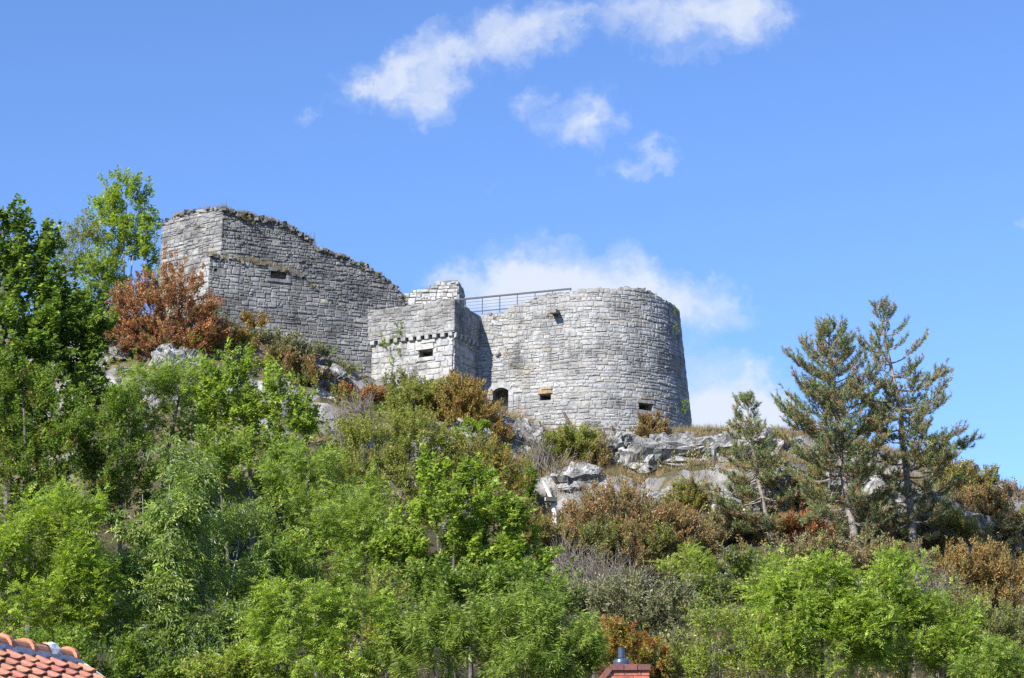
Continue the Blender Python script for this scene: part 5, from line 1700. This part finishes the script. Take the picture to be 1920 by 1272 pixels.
# ------------------------------------------------------------------ foreground roof and chimney
def build_tiled_house():
    r = random.Random(5)
    E = P(131, 1243, 22.6)                                   # far end of the ridge
    u = np.array((.30, .954, 0)); u /= np.linalg.norm(u)
    pitch = math.radians(33)
    wh = np.array((u[1], -u[0], 0))                          # horizontal, down slope side
    v = wh * math.cos(pitch) - UP * math.sin(pitch)
    nrm = np.cross(u, v); nrm = nrm if nrm[2] > 0 else -nrm
    tw, gauge = .29, .150
    rows, cols = 14, 21
    zg = -1.7
    root = thing('tiled_house', (E[0], E[1] - 3, zg), 'low house whose orange tiled roof shows in the bottom left corner', 'house')
    Lr = 7.0; run = 2.6
    # roof deck: two slopes
    A, B = E + u * .0, E - u * Lr
    v2 = -wh * math.cos(pitch) - UP * math.sin(pitch)
    dk = MB()
    for vv in (v, v2):
        q = [A - UP * .06, A + vv * run - UP * .06, B + vv * run - UP * .06, B - UP * .06]
        dk.add(q + [p - UP * .12 for p in q], [BOXF])
    roof = dk.build('roof', M['brick_wall'], root)
    # walls
    mb = MB()
    c0, c1 = A + v * (run - .3) - u * .15, A + v2 * (run - .3) - u * .15
    d0, d1 = B + v * (run - .3) + u * .15, B + v2 * (run - .3) + u * .15
    for p0, p1 in ((c0, c1), (d0, d1), (c0, d0), (c1, d1)):
        mb.add([(p0[0], p0[1], zg - .2), (p1[0], p1[1], zg - .2), (p1[0], p1[1], p1[2] - .15), (p0[0], p0[1], p0[2] - .15)], [[(0, 1, 2, 3)]])
    for p0, p1, ap in ((c0, c1, A - u * .15), (d0, d1, B + u * .15)):
        mb.add([p0 - UP * .15, p1 - UP * .15, ap - UP * .2], [[(0, 1, 2)]])
    mb.build('wall', M['render'], root)
    # one pantile: wave across, slightly thick
    m = 9
    uu = np.linspace(0, 1, m)
    wave = np.where(uu < .36, .036 * np.sin(.25 + (.36 - uu) / .36 * math.pi * .75) - .009, -.012 * np.sin((uu - .36) / .64 * math.pi))
    Ltile = .23
    top0 = np.stack([uu * tw * 1.06, np.zeros(m), wave + .012], -1); top1 = np.stack([uu * tw * 1.06, np.full(m, Ltile), wave + .060], -1)
    Vt = np.concatenate([top0, top1, top0 - (0, 0, .018), top1 - (0, 0, .018)])
    F = []
    for i in range(m - 1):
        F += [(i, i + 1, m + i + 1, m + i), (m + i, m + i + 1, 3 * m + i + 1, 3 * m + i)]
    F += [(m - 1, 3 * m - 1, 4 * m - 1, 2 * m - 1), (0, m, 3 * m, 2 * m)]
    # local axes: x along -u (towards the viewer) .. keep the roll on the far side
    me = mesh_np('tile', Vt, [np.array(F)], smooth=False); me.materials.append(M['tile'])
    from mathutils import Matrix
    Rm = np.stack([-u, v, nrm], 1)
    base = world_loc(root)
    eul = Matrix(Rm.tolist()).to_euler()
    for rr in range(rows):
        for cc in range(cols):
            o = bpy.data.objects.new('tile', me); C.objects.link(o); o.parent = roof
            p = A - u * (tw * cc + .02) + v * (.10 + rr * gauge) + nrm * (.03 + r.uniform(-.004, .006))
            o.location = tuple(p - base)
            o.rotation_euler = eul
            o.rotation_euler.z += r.uniform(-.012, .012)
            g = r.uniform(.8, 1.2)
            o.color = (.43 * g, .195 * g * r.uniform(.85, 1.1), .12 * g, 1)
    # mortar bed and half round ridge tiles
    V, Fq = frame_box((A + B) / 2 - UP * .01, u * (Lr / 2 - .02), wh * .125, UP * .055)
    obj('mortar_bed', V, Fq, M['cement'], roof)
    for i in range(16):
        s0 = .02 + i * .44
        if s0 > Lr - .4: break
        prof = np.linspace(0, math.pi, 9)
        P0 = A - u * s0; P1 = A - u * (s0 + .46)
        q = []
        for p, rad in ((P0, .135), (P0 - u * .07, .135), (P0 - u * .075, .105), (P1, .10)):
            for a in prof: q.append(p + wh * math.cos(a) * rad + UP * (math.sin(a) * rad + .03))
        Fr = [(k * 9 + j, k * 9 + j + 1, k * 9 + j + 10, k * 9 + j + 9) for k in range(3) for j in range(8)] + [(j, 8 - j, 7 - j, j + 1) for j in range(4)]
        o = obj('ridge_tile', np.array(q), [np.array(Fr)], M['tile'], roof, center=P0)
        g = r.uniform(.85, 1.1); o.color = (.48 * g, .21 * g, .12 * g, 1)
        if i in (1, 4, 7):                                    # lumps of mortar at some joints
            c = P0 - u * .04 + UP * .07
            q = []
            for a in np.linspace(-.4, math.pi + .4, 10):
                for s in (-1, -.4, .4, 1):
                    rad = .16 * (1 - .25 * abs(s)) * r.uniform(.88, 1.15)
                    q.append(c + u * s * .11 + wh * math.cos(a) * rad + UP * math.sin(a) * rad * .95 - UP * .04)
            Fm = [(a * 4 + b, a * 4 + b + 1, a * 4 + b + 5, a * 4 + b + 4) for a in range(9) for b in range(3)]
            obj('mortar_lump', np.array(q), [np.array(Fm)], M['cement'], roof)
    # white verge board on the far gable
    for vv in (v, v2):
        V, Fq = frame_box(A + u * .03 + vv * run / 2 + nrm * .0 + UP * .015, u * .022, vv * run / 2, UP * .085)
        obj('verge_board', V, Fq, M['white_board'], roof)


build_tiled_house()


def build_brick_house():
    r = random.Random(9)
    Y = 30.0
    TL, TR = P(1146, 1246, Y), P(1217, 1246, Y)
    zt = float((TL[2] + TR[2]) / 2); x0, x1 = float(TL[0]), float(TR[0])
    zg = -1.7
    depth = .46
    root = thing('brick_house', ((x0 + x1) / 2, Y, zg), 'red brick house end with a chimney top rising at the bottom edge', 'house')
    sl = math.tan(math.radians(50))
    left = x0 - (zt - .3) / sl                                # gable slope runs down to the left
    right = x1 + 2.2
    mb = MB()
    pl = [(x0 + .02, zt - .08), (x1 - .012, zt - .08), (x1 - .012, zt - 1.6), (right, zt - 3.0), (right, zg - .2), (left, zg - .2), (left, .25), (x0 - .02, zt - .12)]
    n = len(pl)
    V = [(x, Y + .012, z) for x, z in pl] + [(x, Y + depth, z) for x, z in pl]
    mb.add(V, [np.array([list(range(n))[::-1]]), np.array([list(range(n, 2 * n))]), ]); mb.add(V, [np.array([(i, (i + 1) % n, (i + 1) % n + n, i + n) for i in range(n)])])
    wall = mb.build('wall', M['cement'], root)
    # house body and roof behind the gable
    mb = MB(); mb.box((left + .2, Y + depth - .02, zg - .2), (right - .2, Y + 8, -.2)); mb.build('house_body', M['brick_wall'], root)
    mb = MB(); xm = (left + right) / 2
    q = [(left + .05, Y + depth - .05, .0), (xm, Y + depth - .05, 1.35), (right - .05, Y + depth - .05, -.3)]
    V = q + [(x, Y + 8.2, z) for x, _, z in q]
    mb.add(V, [np.array([(0, 1, 4, 3), (1, 2, 5, 4), (0, 3, 5, 2)]), np.array([(0, 2, 1), (3, 4, 5)])]); mb.build('roof', M['tile'], root)
    # bricks of the visible chimney face and its right side
    bw, bh, jt = .215, .066, .011
    me = None
    z = zt - .085 - bh; row = 0
    while z > zt - 1.5:
        xs = x0 - max(0, (zt - .12 - z)) / sl + .03
        x = x1 - (0 if row % 2 else bw / 2 + jt / 2)
        first = row % 2 == 0
        xe = x1
        if first:
            segs = [(x1 - bw / 2, x1)]; x = x1 - bw / 2 - jt
        else:
            segs = []; x = x1
        while x - .04 > xs:
            segs.append((max(x - bw, xs), x)); x -= bw + jt
        for a, b in segs:
            j = lambda: r.uniform(-.003, .003)
            V = np.array([(a + j(), Y - .006 + j(), z + j()), (b + j(), Y - .006 + j(), z + j()), (b, Y + .1, z), (a, Y + .1, z), (a + j(), Y - .006 + j(), z + bh + j()), (b + j(), Y - .006 + j(), z + bh + j()), (b, Y + .1, z + bh), (a, Y + .1, z + bh)])
            o = obj('brick', V, [BOXF], M['brick'], wall, center=V.mean(0))
            g = r.uniform(.75, 1.2); o.color = (.40 * g, .135 * g, .085 * g, 1)
        z -= bh + jt; row += 1
    # dark brick coping, flat on top and down the slope
    k = 3
    wk = (x1 - x0 + .03) / k
    for i in range(k):
        a = x0 - .01 + i * wk
        V, F = frame_box((a + wk / 2, Y + depth / 2 - .01, zt - .042), (wk / 2 - .005, 0, 0), (0, depth / 2 + .035, 0), (0, 0, .04))
        o = obj('coping_brick', V, F, M['brick'], wall, center=V.mean(0)); g = r.uniform(.8, 1.15); o.color = (.17 * g, .075 * g, .065 * g, 1)
    dv = np.array((-1, 0, -sl)); dv /= np.linalg.norm(dv); nv = np.array((-dv[2], 0, dv[0])); nv = nv if nv[2] > 0 else -nv
    for i in range(14):
        c = np.array((x0 - .02, Y + depth / 2 - .01, zt - .06)) + dv * (.11 + i * .225) - nv * .0
        V, F = frame_box(c, dv * .108, (0, depth / 2 + .035, 0), nv * .04)
        o = obj('coping_brick', V, F, M['brick'], wall, center=V.mean(0)); g = r.uniform(.8, 1.2); o.color = (.22 * g, .085 * g, .065 * g, 1)
    # flue: flared cowl and pipe, a thing standing on the chimney
    c = P(1165, 1243, Y + .2); c[2] = zt
    f = thing('flue_pipe', c, 'dark blue grey metal flue pipe standing on the brick chimney', 'flue')
    V, F = lathe([(.001, .0), (.118, .0), (.120, .045), (.112, .075), (.07, .095), (.05, .10), (.05, .10)], c, 28); obj('cowl', V, F, M['flue'], f, smooth=False)
    V, F = lathe([(.046, .08), (.046, .105), (.040, .11), (.046, .115), (.046, .235), (.049, .237), (.049, .252), (.041, .252), (.041, .15), (.001, .15)], c, 24); obj('pipe', V, F, M['flue'], f, smooth=False)


build_brick_house()
